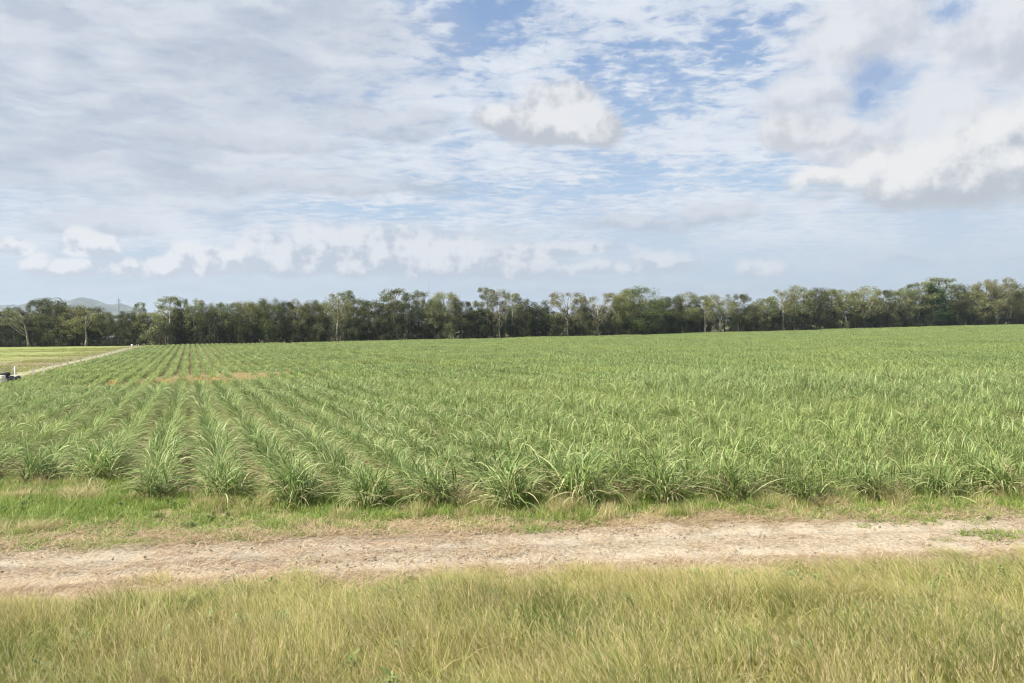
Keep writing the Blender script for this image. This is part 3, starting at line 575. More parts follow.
# ------------------------------------------------------------------ trees
def tree_mesh(seed, kind, h=16., cw=5., cb=.35, clumps=46, leaves=120, csize=1.35, airy=0., lean=0., fork=.35, trunk_r=.28, leafmat='gum', barkm='bark_grey', lsz=.34, flat=.88, cone=0., fan=False, limbs=12):
    r = np.random.default_rng(seed); B = MB()
    zc0 = h*cb; zc1 = h
    # clump centres
    cc = []
    for i in range(clumps*8):
        if len(cc) >= clumps: break
        t = r.random()**.85
        z = zc0+(zc1-zc0-csize*.5)*t
        env = math.sin(PI*min(1, (.15+.72*t if not fan else .05+.66*t**1.1)))**.65
        if cone: env = (1-cone*t)*min(1, .5+t*2)
        R = cw*env*(.45+.55*math.sqrt(r.random()))
        a = r.uniform(0, 2*PI); p = np.array([R*math.cos(a)+lean*z/h, R*math.sin(a), z-.2*csize])
        if airy and any(np.linalg.norm(p-q) < airy*csize for q in cc): continue
        cc.append(p)
    cc = np.array(cc)
    # trunk
    zf = h*fork; tz = np.linspace(0, 1, 7)
    wob = np.cumsum(r.normal(0, .13, (7, 2)), 0)*(h/16)
    wob -= wob[0]
    top = h*.86; tp = np.c_[wob[:, 0]+lean*tz, wob[:, 1], tz*top]; tr = trunk_r*(1-.85*tz)+.03; tr[0] *= 1.35
    B.tube(tp, tr, 7)
    far = cc[np.argsort(-np.linalg.norm(cc-tp[3], axis=1)*(.6+.4*r.random(len(cc))))][:limbs]
    for p in far:
        z0 = max(zf*.8, min(top*.85, p[2]-np.hypot(p[0], p[1])*r.uniform(.9, 1.6))); f = z0/top
        a = np.array([np.interp(f, tz, tp[:, 0]), np.interp(f, tz, tp[:, 1]), z0])
        s = np.linspace(0, 1, 6)[:, None]; q = a+(p-a)*s; q[:, 2] += np.sin(s[:, 0]*PI)*-.06*np.linalg.norm(p-a)
        q[1:-1] += r.normal(0, .12, (4, 3)); r0 = max(.05, trunk_r*(1-.85*f)*.6)
        B.tube(q, np.linspace(r0, .03, 6), 5)
    n = len(cc)*leaves; k = np.repeat(np.arange(len(cc)), leaves)
    cs = csize*r.uniform(.65, 1.25, len(cc))
    d = r.normal(0, 1, (n, 3)); d /= np.linalg.norm(d, axis=1)[:, None]
    rad = cs[k]*(r.random(n)**.45)
    ctr = cc[k]+d*rad[:, None]*np.array([1, 1, flat])
    # sub clusters give ragged outlines
    ctr += r.normal(0, .10, (n, 3))
    a1 = r.normal(0, 1, (n, 3)); a1[:, 2] -= .5; a1 /= np.linalg.norm(a1, axis=1)[:, None]
    a2 = np.cross(a1, d+r.normal(0, .6, (n, 3))); a2 /= np.linalg.norm(a2, axis=1)[:, None]+1e-6
    L = lsz*r.uniform(.6, 1.3, n)[:, None]; Wl = L*.48
    V = np.stack([ctr-a1*L/2, ctr-a2*Wl/2+a1*L*.05, ctr+a1*L/2, ctr+a2*Wl/2+a1*L*.05], 1).reshape(-1, 3)
    V[:, 2] = np.maximum(V[:, 2], .05)
    Qv = np.arange(n*4).reshape(-1, 4)
    cr_ = r.normal(0, .17, len(cc)); rv = np.clip(.5+cr_[k]+r.normal(0, .17, n), 0, 1)
    return (B.mesh('trunk_'+kind, M[barkm], smooth=True), mesh_np('crown_'+kind, V, Qv, TREE_LEAF[leafmat], dict(rnd=np.repeat(rv, 4))), h, 2*(cw+csize*.5))
T = {}
T['gumA'] = [tree_mesh(10+i, 'gum', 16, 3.9, .33, 56, 150, 1.35, .5, fork=.4, barkm='bark_pale') for i in range(3)]
T['gumB'] = [tree_mesh(20+i, 'gum', 15, 4.6, .2, 64, 160, 1.45, .5, fork=.25, leafmat='gum2') for i in range(3)]
T['gumC'] = [tree_mesh(26+i, 'gum', 15, 4.4, .2, 62, 160, 1.4, .5, fork=.3, leafmat='dusk', barkm='bark_grey') for i in range(2)]
T['airy'] = [tree_mesh(30+i, 'airy_gum', 17, 3.7, .42, 48, 120, 1.1, .65, fork=.45, barkm='bark_pale', limbs=18) for i in range(3)]
T['dark'] = [tree_mesh(40+i, 'dark', 13, 4.2, .06, 64, 160, 1.5, .4, fork=.2, leafmat='dark') for i in range(3)]
T['green'] = [tree_mesh(50+i, 'green', 16, 6.0, .15, 85, 170, 1.7, .4, fork=.2, leafmat='green') for i in range(2)]
T['deep'] = [tree_mesh(55, 'deep_green', 15, 5.0, .15, 75, 140, 1.4, .3, fork=.3, leafmat='deep', cone=.72)]
T['fan'] = [tree_mesh(60+i, 'fan', 16, 5.6, .28, 56, 110, 1.2, .6, fork=.25, leafmat='fan', barkm='bark_pale', fan=True, limbs=24, trunk_r=.34) for i in range(2)]
T['lean'] = [tree_mesh(65, 'leaning_gum', 15, 4.0, .45, 36, 110, 1.25, .7, lean=-2.2, fork=.3, barkm='bark_pale', limbs=16)]
T['white'] = [tree_mesh(68+i, 'white_gum', 15, 4.2, .42, 44, 115, 1.3, .6, fork=.38, barkm='bark_pale', leafmat='gum2', trunk_r=.36) for i in range(2)]
T['bush'] = [tree_mesh(70+i, 'bush', 6, 3.2, .02, 30, 120, 1.25, .3, fork=.1, leafmat='dark', trunk_r=.12, limbs=5, lsz=.33) for i in range(3)]
T['bushG'] = [tree_mesh(75+i, 'green_bush', 6, 3.2, .02, 30, 120, 1.2, .3, fork=.1, leafmat='gum', trunk_r=.12, limbs=5, lsz=.33) for i in range(2)]
tcount = {}
def plant(kind, px, top, wpx, label, dY=0., group=None, name='tree', cat='tree', Ybase=None):
    v = T[kind]; i = tcount.get(kind, 0); tcount[kind] = i+1; tm, cm, h, w = v[i % len(v)]
    Y = float(tree_y(np.array(float(px))) if Ybase is None else Ybase)+dY; X = gx(px, Y); z = float(ground(X, Y))
    ht = CAMZ-z+(hor(px)-top)/F*Y; sw = wpx/F*Y/w; sh = ht/h
    root = bpy.data.objects.new(name, None); C.objects.link(root); root.location = (X, Y, z-.05); root.empty_display_size = .3
    root.rotation_euler.z = 0 if kind == 'lean' else r.uniform(0, 2*PI); root.scale = (sw, sw, sh)
    a = link('trunk', tm, root); b = link('crown', cm, root)
    tag(root, label, cat, group); return root
GL = 'gum trees of the far tree line'
trees = [
 ('dark', 2, 310, 26, 'dark rounded tree at the left edge of the far tree line'), ('dark', 15, 305, 22, 'dark bushy tree right of the one at the left edge'),
 ('lean', 29, 306, 30, 'gum with a leaning forked pale trunk behind the paddock'), ('gumC', 39, 297, 20, 'tall olive tree, left of the twin peaks of foliage under the hills'),
 ('gumC', 54, 297, 28, 'tall domed olive tree left of the hill summit'), ('gumB', 75, 304, 28, 'broad gum below the hill summit'),
 ('white', 86, 309, 24, 'gum with a bright white straight trunk at the back of the paddock'), ('gumC', 96, 305, 22, 'gum just right of the white-trunked one at the paddock'),
 ('gumA', 107, 310, 16, 'small round-headed gum left of the pylon'), ('airy', 119, 314, 15, 'thin spindly gum right below the pylon'), ('gumC', 128, 310, 18, 'dusky gum over the end of the sandy track'),
 ('airy', 141, 301, 12, 'thin gum with a tuft crown poking up above the end of the track'), ('gumB', 150, 311, 24, 'olive tree at the left corner of the cane field'),
 ('airy', 169, 296, 25, 'tall airy gum, first high one right of the track end'), ('airy', 183, 298, 12, 'narrow airy gum behind the converging cane rows'),
 ('gumA', 195, 298, 17, 'gum straight above the vanishing cane rows'), ('gumB', 206, 299, 15, 'olive gum just right of the vanishing cane rows'),
 ('airy', 218, 301, 16, 'airy gum with sky gaps over a dark thicket'), ('gumA', 230, 300, 20, 'gum beside a bright green sapling'), ('dark', 185, 308, 26, 'dark evergreen thicket tree behind the converging rows'), ('dark', 216, 310, 24, 'dark evergreen tree below the airy gum with sky gaps'),
 ('gumB', 246, 300, 26, 'large brownish olive tree with foliage down to the field'), ('gumB', 258, 301, 20, 'olive tree right of the brownish one'), ('green', 271, 297, 26, 'yellowish green domed tree left of the long dark thicket'),
 ('gumC', 286, 299, 18, 'olive tree above the left of the long dark thicket'), ('gumB', 299, 298, 20, 'olive tree above the middle of the long dark thicket'), ('gumC', 312, 299, 18, 'olive tree above the right of the long dark thicket'), ('gumB', 322, 301, 16, 'small olive tree left of the tall white-stemmed gum'),
 ('white', 338, 291, 26, 'tall gum with twin tufted crown and long thin white trunk'), ('airy', 346, 290, 18, 'airy crown just right of the tall white-stemmed gum'),
 ('airy', 358, 298, 16, 'see-through gum right of the tall white-stemmed pair'), ('gumC', 370, 298, 22, 'round dark-topped gum right of the see-through one'),
 ('airy', 394, 287, 28, 'very tall airy gum left of the thin mast'), ('gumC', 388, 302, 24, 'green lower tree below the very tall airy gum'), ('airy', 410, 292, 16, 'thin airy gum between two taller ones left of the mast'),
 ('airy', 421, 290, 16, 'airy gum reaching over towards the mast'), ('gumA', 434, 298, 20, 'gum with a long straight pale trunk under the mast'), ('gumB', 445, 291, 30, 'broad dense gum just right of the mast'),
 ('gumC', 462, 299, 22, 'sloping-topped gum right of the broad one by the mast'), ('dark', 477, 306, 28, 'low dark tree above the pale house'),
 ('airy', 487, 286, 22, 'dark airy gum leaning out over the low dark tree'), ('fan', 500, 289, 24, 'pale yellowish gum with bare limbs just left of centre'), ('airy', 512, 293, 20, 'airy gum at the very centre of the tree line'),
 ('gumC', 524, 298, 16, 'small gum just right of centre'), ('dark', 538, 299, 26, 'dark round tree left of the gap in the tree line'), ('bushG', 550, 313, 18, 'low tree in the dip of the tree line'),
 ('fan', 567, 291, 36, 'left one of the two pale fan-shaped gums'), ('gumC', 581, 296, 16, 'dark gum between the two pale fan-shaped gums'), ('fan', 597, 292, 36, 'right one of the two pale fan-shaped gums'),
 ('green', 640, 286, 46, 'very large dense green tree, the widest of the tree line'), ('gumB', 624, 288, 22, 'yellowish gum on the left flank of the very large green tree'),
 ('dark', 660, 300, 26, 'dark green tree on the right flank of the very large green tree'), ('gumC', 674, 296, 18, 'dusky gum right of the very large green tree'), ('gumA', 686, 291, 24, 'gum with a thin straight trunk and flat top'),
 ('gumA', 700, 292, 20, 'round-topped gum right of the flat-topped one'), ('white', 705, 300, 22, 'gum with a short thick white trunk base at the end of the grass strip'), ('white', 720, 292, 27, 'spreading gum on a clean white trunk with sky below its crown'),
 ('gumC', 741, 292, 20, 'upright gum left of the notch in the tree line'), ('gumB', 754, 303, 16, 'small gum in the notch of the tree line'),
 ('gumA', 764, 297, 24, 'gum at the left end of the right-hand wood'), ('white', 783, 288, 28, 'gum with a white forked trunk in the right-hand wood'), ('gumA', 802, 284, 26, 'pointed tall gum right of the white forked trunk'),
 ('gumC', 817, 287, 22, 'gum right of the pointed tall one'), ('gumB', 831, 289, 22, 'rounded olive gum left of the gum with a leaning stem'), ('lean', 848, 287, 28, 'gum with one upright and one leaning stem in the right-hand wood'),
 ('gumB', 864, 285, 32, 'broad olive gum crown with a slanting white branch'), ('gumC', 884, 288, 22, 'gum just right of the slanting white branch'), ('airy', 897, 290, 18, 'airy gum with sky holes left of the deep green tree'),
 ('gumA', 908, 286, 20, 'gum two left of the deep green tree'), ('airy', 921, 281, 28, 'tall airy gum rising just left of the deep green tree'), ('deep', 934, 283, 32, 'deep green conical tree, the greenest of the wood'),
 ('airy', 942, 277, 32, 'tall gum arching over the deep green tree'), ('gumC', 959, 284, 20, 'small-headed gum right of the arching one'), ('gumB', 970, 290, 30, 'rounded bushy olive gum near the right end'),
 ('gumB', 985, 281, 28, 'tall gum left of the tallest on the far right'), ('fan', 997, 277, 32, 'tallest brownish gum near the right edge'), ('gumC', 1011, 281, 22, 'gum right of the tallest brownish one'), ('gumB', 1022, 284, 28, 'gum cut by the right edge of the photo')]
for i, (kd, px, top, wp, lb) in enumerate(trees):
    dY = {'airy': 3, 'dark': 4, 'fan': -2, 'white': -3, 'lean': -2.5, 'deep': -1}.get(kd, 2)+r.uniform(-1, 1.5)
    plant(kd, px, top+(.5 if kd != 'airy' else 0), wp*(1.3 if kd != 'fan' else 1.15), lb, dY, GL, 'gum_tree' if kd in ('gumA', 'gumB', 'gumC', 'airy', 'fan', 'white', 'lean') else 'tree')
# ragged bushes along the foot of the wood
px = -40.
while px < 1068:
    gap = (104 < px < 121) or (455 < px < 474) or (708 < px < 736)
    if px < 125 and not gap: tp = r.uniform(321, 331)
    else: tp = hor(px)-r.uniform(-1.5, 9)
    gap = gap or min(abs(px-t_[1]) for t_ in trees if t_[0] in ('white', 'fan', 'lean')) < 3.5
    if not gap: plant('bushG' if r.random() < .15 else 'bush', px, tp, r.uniform(16, 24), 'dark ragged shrub filling the foot of the far tree line', r.uniform(-1.5, 3), 'shrubs at the foot of the far tree line', 'shrub', 'shrub')
    px += r.uniform(6.5, 10)
for px_ in (96, 104, 111, 118, 125):
    plant('bush', px_, 338.5, 14, 'low dark hedge shrub in front of the pale shed at the paddock', -2, 'low hedge shrubs in front of the pale shed', 'shrub', 'shrub')
plant('green', 239, 311, 10, 'bright light-green sapling amid dark trees', -1.5, name='tree'); plant('bushG', 160, 322, 26, 'olive shrub at the left corner of the cane field', -5, name='shrub', cat='shrub'); plant('bushG', 149, 329, 18, 'rounded shrub beside the end of the sandy track', -4, name='shrub', cat='shrub')
plant('bushG', 350, 326, 22, 'yellow-green shrub right of the thin white trunk', -1.5, name='shrub', cat='shrub')
# taller dark infill behind
px = -60.
while px < 1085:
    base_top = np.interp(px, [-60, 20, 50, 90, 125, 150, 200, 330, 400, 450, 480, 540, 555, 600, 650, 700, 755, 800, 900, 1000, 1080], [305, 309, 301, 309, 315, 309, 304, 303, 298, 299, 306, 303, 310, 297, 294, 300, 306, 296, 294, 288, 288])
    kd = r.choice(['gumC', 'gumB', 'dark', 'dark', 'gumA'])
    if kd == 'dark': base_top += 5
    if not (103 < px < 119 or 457 < px < 473 or 709 < px < 735):
        plant(kd, px, base_top+r.uniform(0, 5), r.uniform(16, 24), 'indistinct tree in the depth of the far wood, mostly hidden by those in front', r.uniform(7, 16), 'trees in the depth of the far wood', 'tree')
    px += r.uniform(8, 12)
px = -60.
while px < 1085:   # the back rank, low and dark
    plant('dark', px, hor(px)-r.uniform(8, 14)+(6 if px < 150 else 0), r.uniform(20, 28), 'low dark tree deep inside the far wood, glimpsed between trunks', r.uniform(20, 28), 'low dark trees inside the wood', 'tree')
    px += r.uniform(15, 20)
for px_, tp in ((-30, 303), (-52, 300), (1040, 280), (1055, 284), (1072, 279)):
    plant('gumB', px_, tp, 30, 'gum standing just outside the photo frame at the end of the tree line', 2, 'gums outside the frame', 'gum_tree')
# slanting white branch
B = MB(); Yb = float(tree_y(np.array(868.)))-6.0; x0 = gx(866, Yb); zb = float(ground(x0, Yb))
def zpx(px, py, Y): return CAMZ+(hor(px)-py)/F*Y
# (belongs to the broad gum: parented as one of its parts)
par = [o for o in C.objects if o.get('label', '').startswith('broad olive gum crown')][0]
B.tube([(gx(864, Yb), Yb, zpx(864, 318, Yb)), (gx(868, Yb), Yb, zpx(868, 310, Yb)), (gx(874, Yb), Yb, zpx(874, 302, Yb))], [.3, .25, .15], 6)
pm = Matrix.LocRotScale(par.location, par.rotation_euler, par.scale).inverted()
me = B.mesh('branch', M['bark_pale'], smooth=True); me.transform(pm); link('branch', me, par)

# ------------------------------------------------------------------ fence posts, pipes, sheds, mast, pylon
B = MB(); B.box((0, 0, .56), (.2, .2, 1.22), bev=.02); post_me = B.mesh('post', M['white'])
B = MB(); B.box((0, 0, 1.185), (.23, .23, .035), bev=.01); cap_me = B.mesh('cap', M['steel'])
Yp = 89.7; k = 0; tops = []
while Yp < 222:
    w_ = (Yp-(-18)*SR)/CR; X, Y = xy(-18.0+float(ushift(w_)), w_); z = float(ground(X, Y))
    tops.append((X, Y, z))
    ro = bpy.data.objects.new('fence_post', None); C.objects.link(ro); ro.location = (X, Y, z); ro.rotation_euler = (r.normal(0, .05), r.normal(0, .05), ROWDIR); ro.scale = (1, 1, r.uniform(.86, 1.08))
    link('post', post_me, ro); link('cap', cap_me, ro)
    lab = 'nearest white fence post, standing right of the black pipes' if k == 0 else 'second nearest white fence post beside the cane' if k == 1 else 'third nearest white fence post beside the cane' if k == 2 else 'fourth white fence post counted from the black pipes' if k == 3 else 'white fence post in the receding line beside the sandy track'
    tag(ro, lab, 'fence post', 'white fence posts between track and cane'); Yp += 5.5; k += 1
B = MB()
for hz in (.45, .8, 1.08):
    P = []
    for (a, b) in zip(tops[:-1], tops[1:]):
        P += [(a[0]-.1, a[1], a[2]+hz), ((a[0]+b[0])/2-.1, (a[1]+b[1])/2, (a[2]+b[2])/2+hz-.04)]
    P.append((tops[-1][0]-.1, tops[-1][1], tops[-1][2]+hz)); B.tube(P, .009, 4, caps=False)
tag(link('fence_wire', B.mesh('fence_wire', M['wire'])), 'thin wires strung along the white fence posts', 'fence wire')

def on(u, w, dz=0):
    X, Y = xy(u, w); return np.array([X, Y, float(ground(X, Y))+dz])
# bundle of black pipes lying beside the cane, nearest end at the picture's left edge
ro = bpy.data.objects.new('pipe_bundle', None); C.objects.link(ro); wb = (78-(-17.7)*SR)/CR; ro.location = on(-17.9, wb); ro.rotation_euler.z = ROWDIR
tag(ro, 'stack of thick black plastic pipes lying at the left edge by the fence', 'pipes')
for (dx, dz, l0, l1, rr_) in ((-.55, .27, -4, 3.2, .27), (.02, .27, -4.5, 2.7, .27), (.56, .25, -3.6, 2.9, .25), (-.25, .74, -3.9, 2.2, .24)):
    B = MB(); yy = np.linspace(l0, l1, 8); B.tube(np.c_[np.full(8, dx)+.03*np.sin(yy), yy, np.full(8, dz)], rr_, 14, caps=False)
    B.tube(np.c_[np.full(8, dx)+.03*np.sin(yy), yy, np.full(8, dz)], rr_*.86, 14, caps=False); link('pipe', B.mesh('pipe', M['black'], smooth=True), ro)
B = MB(); B.box((0, 0, .25), (.7, .8, .5), bev=.04); B.box((0, 0, .54), (.5, .6, .1), bev=.02)
o = link('concrete_block', B.mesh('concrete_block', M['concrete']), loc=on(-17.9, wb+4.6)); o.rotation_euler.z = ROWDIR; tag(o, 'pale concrete block at the far end of the black pipes', 'concrete block')
B = MB(); yy = np.linspace(-3, 3, 5); B.tube(np.c_[np.zeros(5), yy, np.full(5, .3)], .2, 16, caps=False); B.tube(np.c_[np.zeros(5), yy, np.full(5, .3)], .17, 16, caps=False)
o = link('white_pipe', B.mesh('white_pipe', M['white'], smooth=True), loc=on(-19.4, wb-2.0)); o.rotation_euler.z = ROWDIR; tag(o, 'white pipe lying behind the black pipes at the left edge', 'pipe')
B = MB(); B.lathe([(.02, 0), (.38, 0), (.4, .03), (.4, .3), (.42, .32), (.4, .34), (.4, .6), (.42, .62), (.4, .64), (.4, .9), (.38, .93), (.02, .93)])
o = link('white_drum', B.mesh('white_drum', M['white'], smooth=True), loc=on(-17.5, wb-4.3)); tag(o, 'white drum by the pipes at the very left edge', 'drum')
# stock gate behind the pipes
ro = bpy.data.objects.new('metal_gate', None); C.objects.link(ro); ro.location = on(-21.2, wb+6.5); ro.rotation_euler.z = ROWDIR+.9
tag(ro, 'open grey rail gate panel behind the black pipes at the left edge', 'gate')
B = MB(); B.tube([(0, 0, .12), (0, 0, 1.2)], .04, 8); B.tube([(3.6, 0, .12), (3.6, 0, 1.2)], .04, 8)
for z_ in (.2, .45, .7, .95, 1.17): B.tube([(0, 0, z_), (3.6, 0, z_)], .03, 6)
B.tube([(1.8, .0, .2), (1.8, .0, 1.17)], .025, 6); link('gate_frame', B.mesh('gate_frame', M['steel'], smooth=True), ro)
for x_ in (-.2, 3.85):
    B = MB(); B.box((x_, 0, .65), (.18, .18, 1.35), bev=.02); link('gate_post', B.mesh('gate_post', M['white']), ro)
n = 90; rr_ = np.random.default_rng(5); ms = []
u_ = rr_.uniform(-24, -19, n); w_ = wb+rr_.uniform(-8, 9, n); X, Y = xy(u_, w_); s_ = rr_.uniform(.08, .35, n)
cm = clod(9); cm.materials.clear(); cm.materials.append(M['concrete'])
scatter('rubble', np.c_[X, Y, ground(X, Y)+s_*.2], np.c_[rr_.normal(0, .5, n), rr_.normal(0, .5, n), rr_.uniform(0, 6, n)], np.c_[s_, s_, s_*.7], np.zeros(n), [cm], 'pale rubble strewn around the gate and pipes', 'rubble')
# white tank at the end of the track
B = MB(); B.lathe([(.02, 0), (.52, 0), (.55, .04), (.55, .85), (.45, 1.0), (.15, 1.08), (.15, 1.14), (.02, 1.14)])
Yt = 243.; o = None; o = link('water_tank', B.mesh('water_tank', M['white'], smooth=True), loc=(gx(132, Yt), Yt, float(ground(gx(132, Yt), Yt)))); o.scale = (.7, .7, .7); tag(o, 'small white tank at the far end of the sandy track', 'tank')

def shed(name, px, Y, w, d, h, rh, label, rz=0.):
    ro = bpy.data.objects.new(name, None); C.objects.link(ro); X = gx(px, Y); ro.location = (X, Y, float(ground(X, Y))-.1); ro.rotation_euler.z = rz
    tag(ro, label, 'house')
    B = MB(); B.box((0, 0, h/2), (w, d, h)); link('wall', B.mesh('wall', M['cream']), ro)
    V = []; o_ = .5
    for x_ in (-w/2-o_, w/2+o_):
        for dz in (0, .12): V += [(x_, -d/2-o_, h+.01+dz-.05), (x_, 0, h+rh+dz), (x_, d/2+o_, h+.01+dz-.05)]
    V = np.array(V); Qr = [(3, 4, 10, 9), (4, 5, 11, 10), (1, 0, 6, 7), (2, 1, 7, 8), (0, 1, 4, 3), (1, 2, 5, 4), (7, 6, 9, 10), (8, 7, 10, 11), (0, 3, 9, 6), (5, 2, 8, 11)]
    B = MB(); B.add(V, Qr); B.add(np.array([(-w/2, -d/2, h), (-w/2, d/2, h), (-w/2, 0, h+rh-.03), (-w/2, 0, h+rh-.04)]), [(0, 1, 2, 3)]); B.add(np.array([(w/2, -d/2, h), (w/2, d/2, h), (w/2, 0, h+rh-.03), (w/2, 0, h+rh-.04)]), [(3, 2, 1, 0)])
    link('roof', B.mesh('roof', M['roof']), ro)
    for x_ in np.arange(-w/2+1.3, w/2-1, 2.4):
        B = MB(); B.box((x_, -d/2-.03, h*.55), (1.1, .08, h*.38)); f = link('window', B.mesh('window', M['glass']), ro)
        B = MB(); B.box((x_, -d/2-.06, h*.55-h*.2-.03), (1.25, .14, .06)); link('sill', B.mesh('sill', M['white']), f)
    B = MB(); B.box((w/2-.75, -d/2-.03, 1.02), (.8, .07, 1.95)); link('door', B.mesh('door', M['roof']), ro)
shed('farm_shed', 112, 285, 7, 5, 2.2, .9, 'pale low shed glimpsed through the trees behind the paddock')
shed('farmhouse', 465, 312, 10, 6, 2.6, 1.2, 'pale house glimpsed under the low dark tree near the mast')
# thin radio mast
Ym = 420.; ro = bpy.data.objects.new('radio_mast', None); C.objects.link(ro); Xm = gx(429.5, Ym); zm = float(ground(Xm, Ym)); ro.location = (Xm, Ym, zm)
hm = zpx(429.5, 279, Ym)-zm; tag(ro, 'thin grey radio mast rising behind the tree line', 'mast')
B = MB()
for a in range(3):
    an = a*2*PI/3; x_, y_ = .28*math.cos(an), .28*math.sin(an); B.tube([(x_, y_, 0), (x_, y_, hm*.8)], .07, 5)
zz = np.arange(0, hm*.8-1, 1.0)
for i, z_ in enumerate(zz):
    a = (i % 3)*2*PI/3; b = ((i+1) % 3)*2*PI/3; B.tube([(.28*math.cos(a), .28*math.sin(a), z_), (.28*math.cos(b), .28*math.sin(b), z_+1)], .035, 4)
link('lattice', B.mesh('lattice', M['steel']), ro)
B = MB(); B.tube([(0, 0, hm*.8-.5), (0, 0, hm)], [.09, .05], 6); link('antenna', B.mesh('antenna', M['steel']), ro)
# pylon
Yn = 1500.; ro = bpy.data.objects.new('power_pylon', None); C.objects.link(ro); Xn = gx(119.5, Yn); zn = float(ground(Xn, Yn)); ro.location = (Xn, Yn, zn); ro.rotation_euler.z = .3
tag(ro, 'faint lattice power pylon in front of the hazy hills', 'pylon'); hp = zpx(119.5, 298, Yn)-zn
B = MB(); lv = [0, .25, .45, .6, .72, .82, .92, 1]; wd = [4.2, 3.1, 2.3, 1.6, 1.2, 1.0, .8, .3]
for i in range(len(lv)-1):
    c0 = [(sx*wd[i], sy*wd[i], hp*lv[i]) for sx, sy in ((-1, -1), (1, -1), (1, 1), (-1, 1))]; c1 = [(sx*wd[i+1], sy*wd[i+1], hp*lv[i+1]) for sx, sy in ((-1, -1), (1, -1), (1, 1), (-1, 1))]
    for a in range(4):
        B.tube([c0[a], c1[a]], .26, 4); B.tube([c0[a], c1[(a+1) % 4]], .14, 4); B.tube([c0[(a+1) % 4], c1[a]], .14, 4)
link('tower', B.mesh('tower', M['steel']), ro)
for f, l in ((.72, 6.5), (.82, 8), (.92, 6.)):
    B = MB(); B.tube([(-l, 0, hp*f), (0, 0, hp*f+1.2), (l, 0, hp*f)], .2, 4); B.tube([(-l, 0, hp*f), (l, 0, hp*f)], .2, 4); link('cross_arm', B.mesh('cross_arm', M['steel']), ro)

# ------------------------------------------------------------------ haze
B = MB(); B.box((0, 3750, 126), (15900, 8400, 266)); hz = B.mesh('haze', [])
m, g = new_mat('pale_air'); pv = g.N.new('ShaderNodeVolumePrincipled'); pv.inputs['Color'].default_value = (.80, .90, 1, 1); pv.inputs['Density'].default_value = 0.95e-4; pv.inputs['Anisotropy'].default_value = .3
o_ = g.N.new('ShaderNodeOutputMaterial'); g.L.new(pv.outputs[0], o_.inputs['Volume']); hz.materials.clear(); hz.materials.append(m)
tag(link('haze', hz), 'pale haze in the air in front of the distant hills', 'haze', kind='stuff')

# ------------------------------------------------------------------ light and sky
sd = Vector((-.84, -.54, 0)).normalized(); EL = math.radians(47)
sunv = Vector((sd.x*math.cos(EL), sd.y*math.cos(EL), math.sin(EL)))
L = bpy.data.lights.new('sun', 'SUN'); L.energy = 4.9; L.angle = math.radians(.9); L.color = (1, .95, .87)
so = bpy.data.objects.new('sun', L); C.objects.link(so); so.rotation_euler = sunv.to_track_quat('Z', 'Y').to_euler()
world = bpy.data.worlds.new('World'); scene.world = world; world.use_nodes = True
nt = world.node_tree; nt.nodes.clear(); g = SG(nt)
sky = nt.nodes.new('ShaderNodeTexSky'); sky.sky_type = 'NISHITA'; sky.sun_disc = False; sky.sun_elevation = EL; sky.sun_rotation = math.atan2(sd.x, sd.y)
sky.altitude = 20; sky.air_density = 1.0; sky.dust_density = 1.0; sky.ozone_density = 1.5
D = g.N.new('ShaderNodeTexCoord').outputs['Generated']
dx, dy, dz = g.sep(D)
az = g.m('ARCTAN2', dx, dy); el = g.m('ARCSINE', dz)
K = 1/.1                                        # cloud radiances are given for a background strength of 0.1
def c3(rgb, k=1.0):                             # sRGB seen in the sky -> linear radiance before exposure
    return tuple((((v/255+.055)/1.055)**2.4)*K*k*EXPK for v in rgb)
EXPO = .9; EXPK = 2**-EXPO
def ae(px, py):
    d = ray(px, py); return math.atan2(d.x, d.y), math.asin(d.z)
A = g.xyz(az, el, 0)
pz = g.m('ADD', g.m('MAXIMUM', dz, 0), .05)
PL = g.xyz(g.m('DIVIDE', dx, pz), g.m('DIVIDE', dy, pz), 0)
# base blue, brightened to what the photograph's exposure shows
base = g.mix(g.ss(el, .0, .50), c3((186, 206, 226)), c3((134, 165, 212)))
base = g.mix(.35, base, g.vm('SCALE', sky.outputs[0], scale=.9*1.0))
# soft warp shared by all cloud outlines
wv = g.vm('SUBTRACT', g.noise(A, 9, 5, .55, out=1), (.5, .5, .5)); wv = g.vm('MULTIPLY', wv, (.075, .055, 0)); AW = g.vm('ADD', A, wv)
wv2 = g.vm('SUBTRACT', g.noise(A, 26, 5, .6, out=1), (.5, .5, .5)); AW2 = g.vm('ADD', A, g.vm('MULTIPLY', wv2, (.05, .035, 0)))
AW3 = g.vm('ADD', A, g.vm('MULTIPLY', wv2, (.022, .016, 0)))
def blob(px, py, rx, ry_up, ry_dn, src=None):
    a0, e0 = ae(px, py); s_ = g.sep(src if src is not None else AW)
    k = math.cos(math.atan((px-512)/F))**2
    u_ = g.m('DIVIDE', g.m('SUBTRACT', s_[0], a0), rx/F*k*1.05); v_ = g.m('SUBTRACT', s_[1], e0)
    vu = g.m('DIVIDE', g.m('MAXIMUM', v_, 0.), ry_up/F); vd = g.m('DIVIDE', g.m('MINIMUM', v_, 0.), ry_dn/F)
    vv = g.m('ADD', vu, vd); return g.m('SUBTRACT', 1.0, g.m('SQRT', g.m('ADD', g.m('MULTIPLY', u_, u_), g.m('MULTIPLY', vv, vv))))
def umax(L_):
    o = L_[0]
    for q in L_[1:]: o = g.m('MAXIMUM', o, q)
    return o
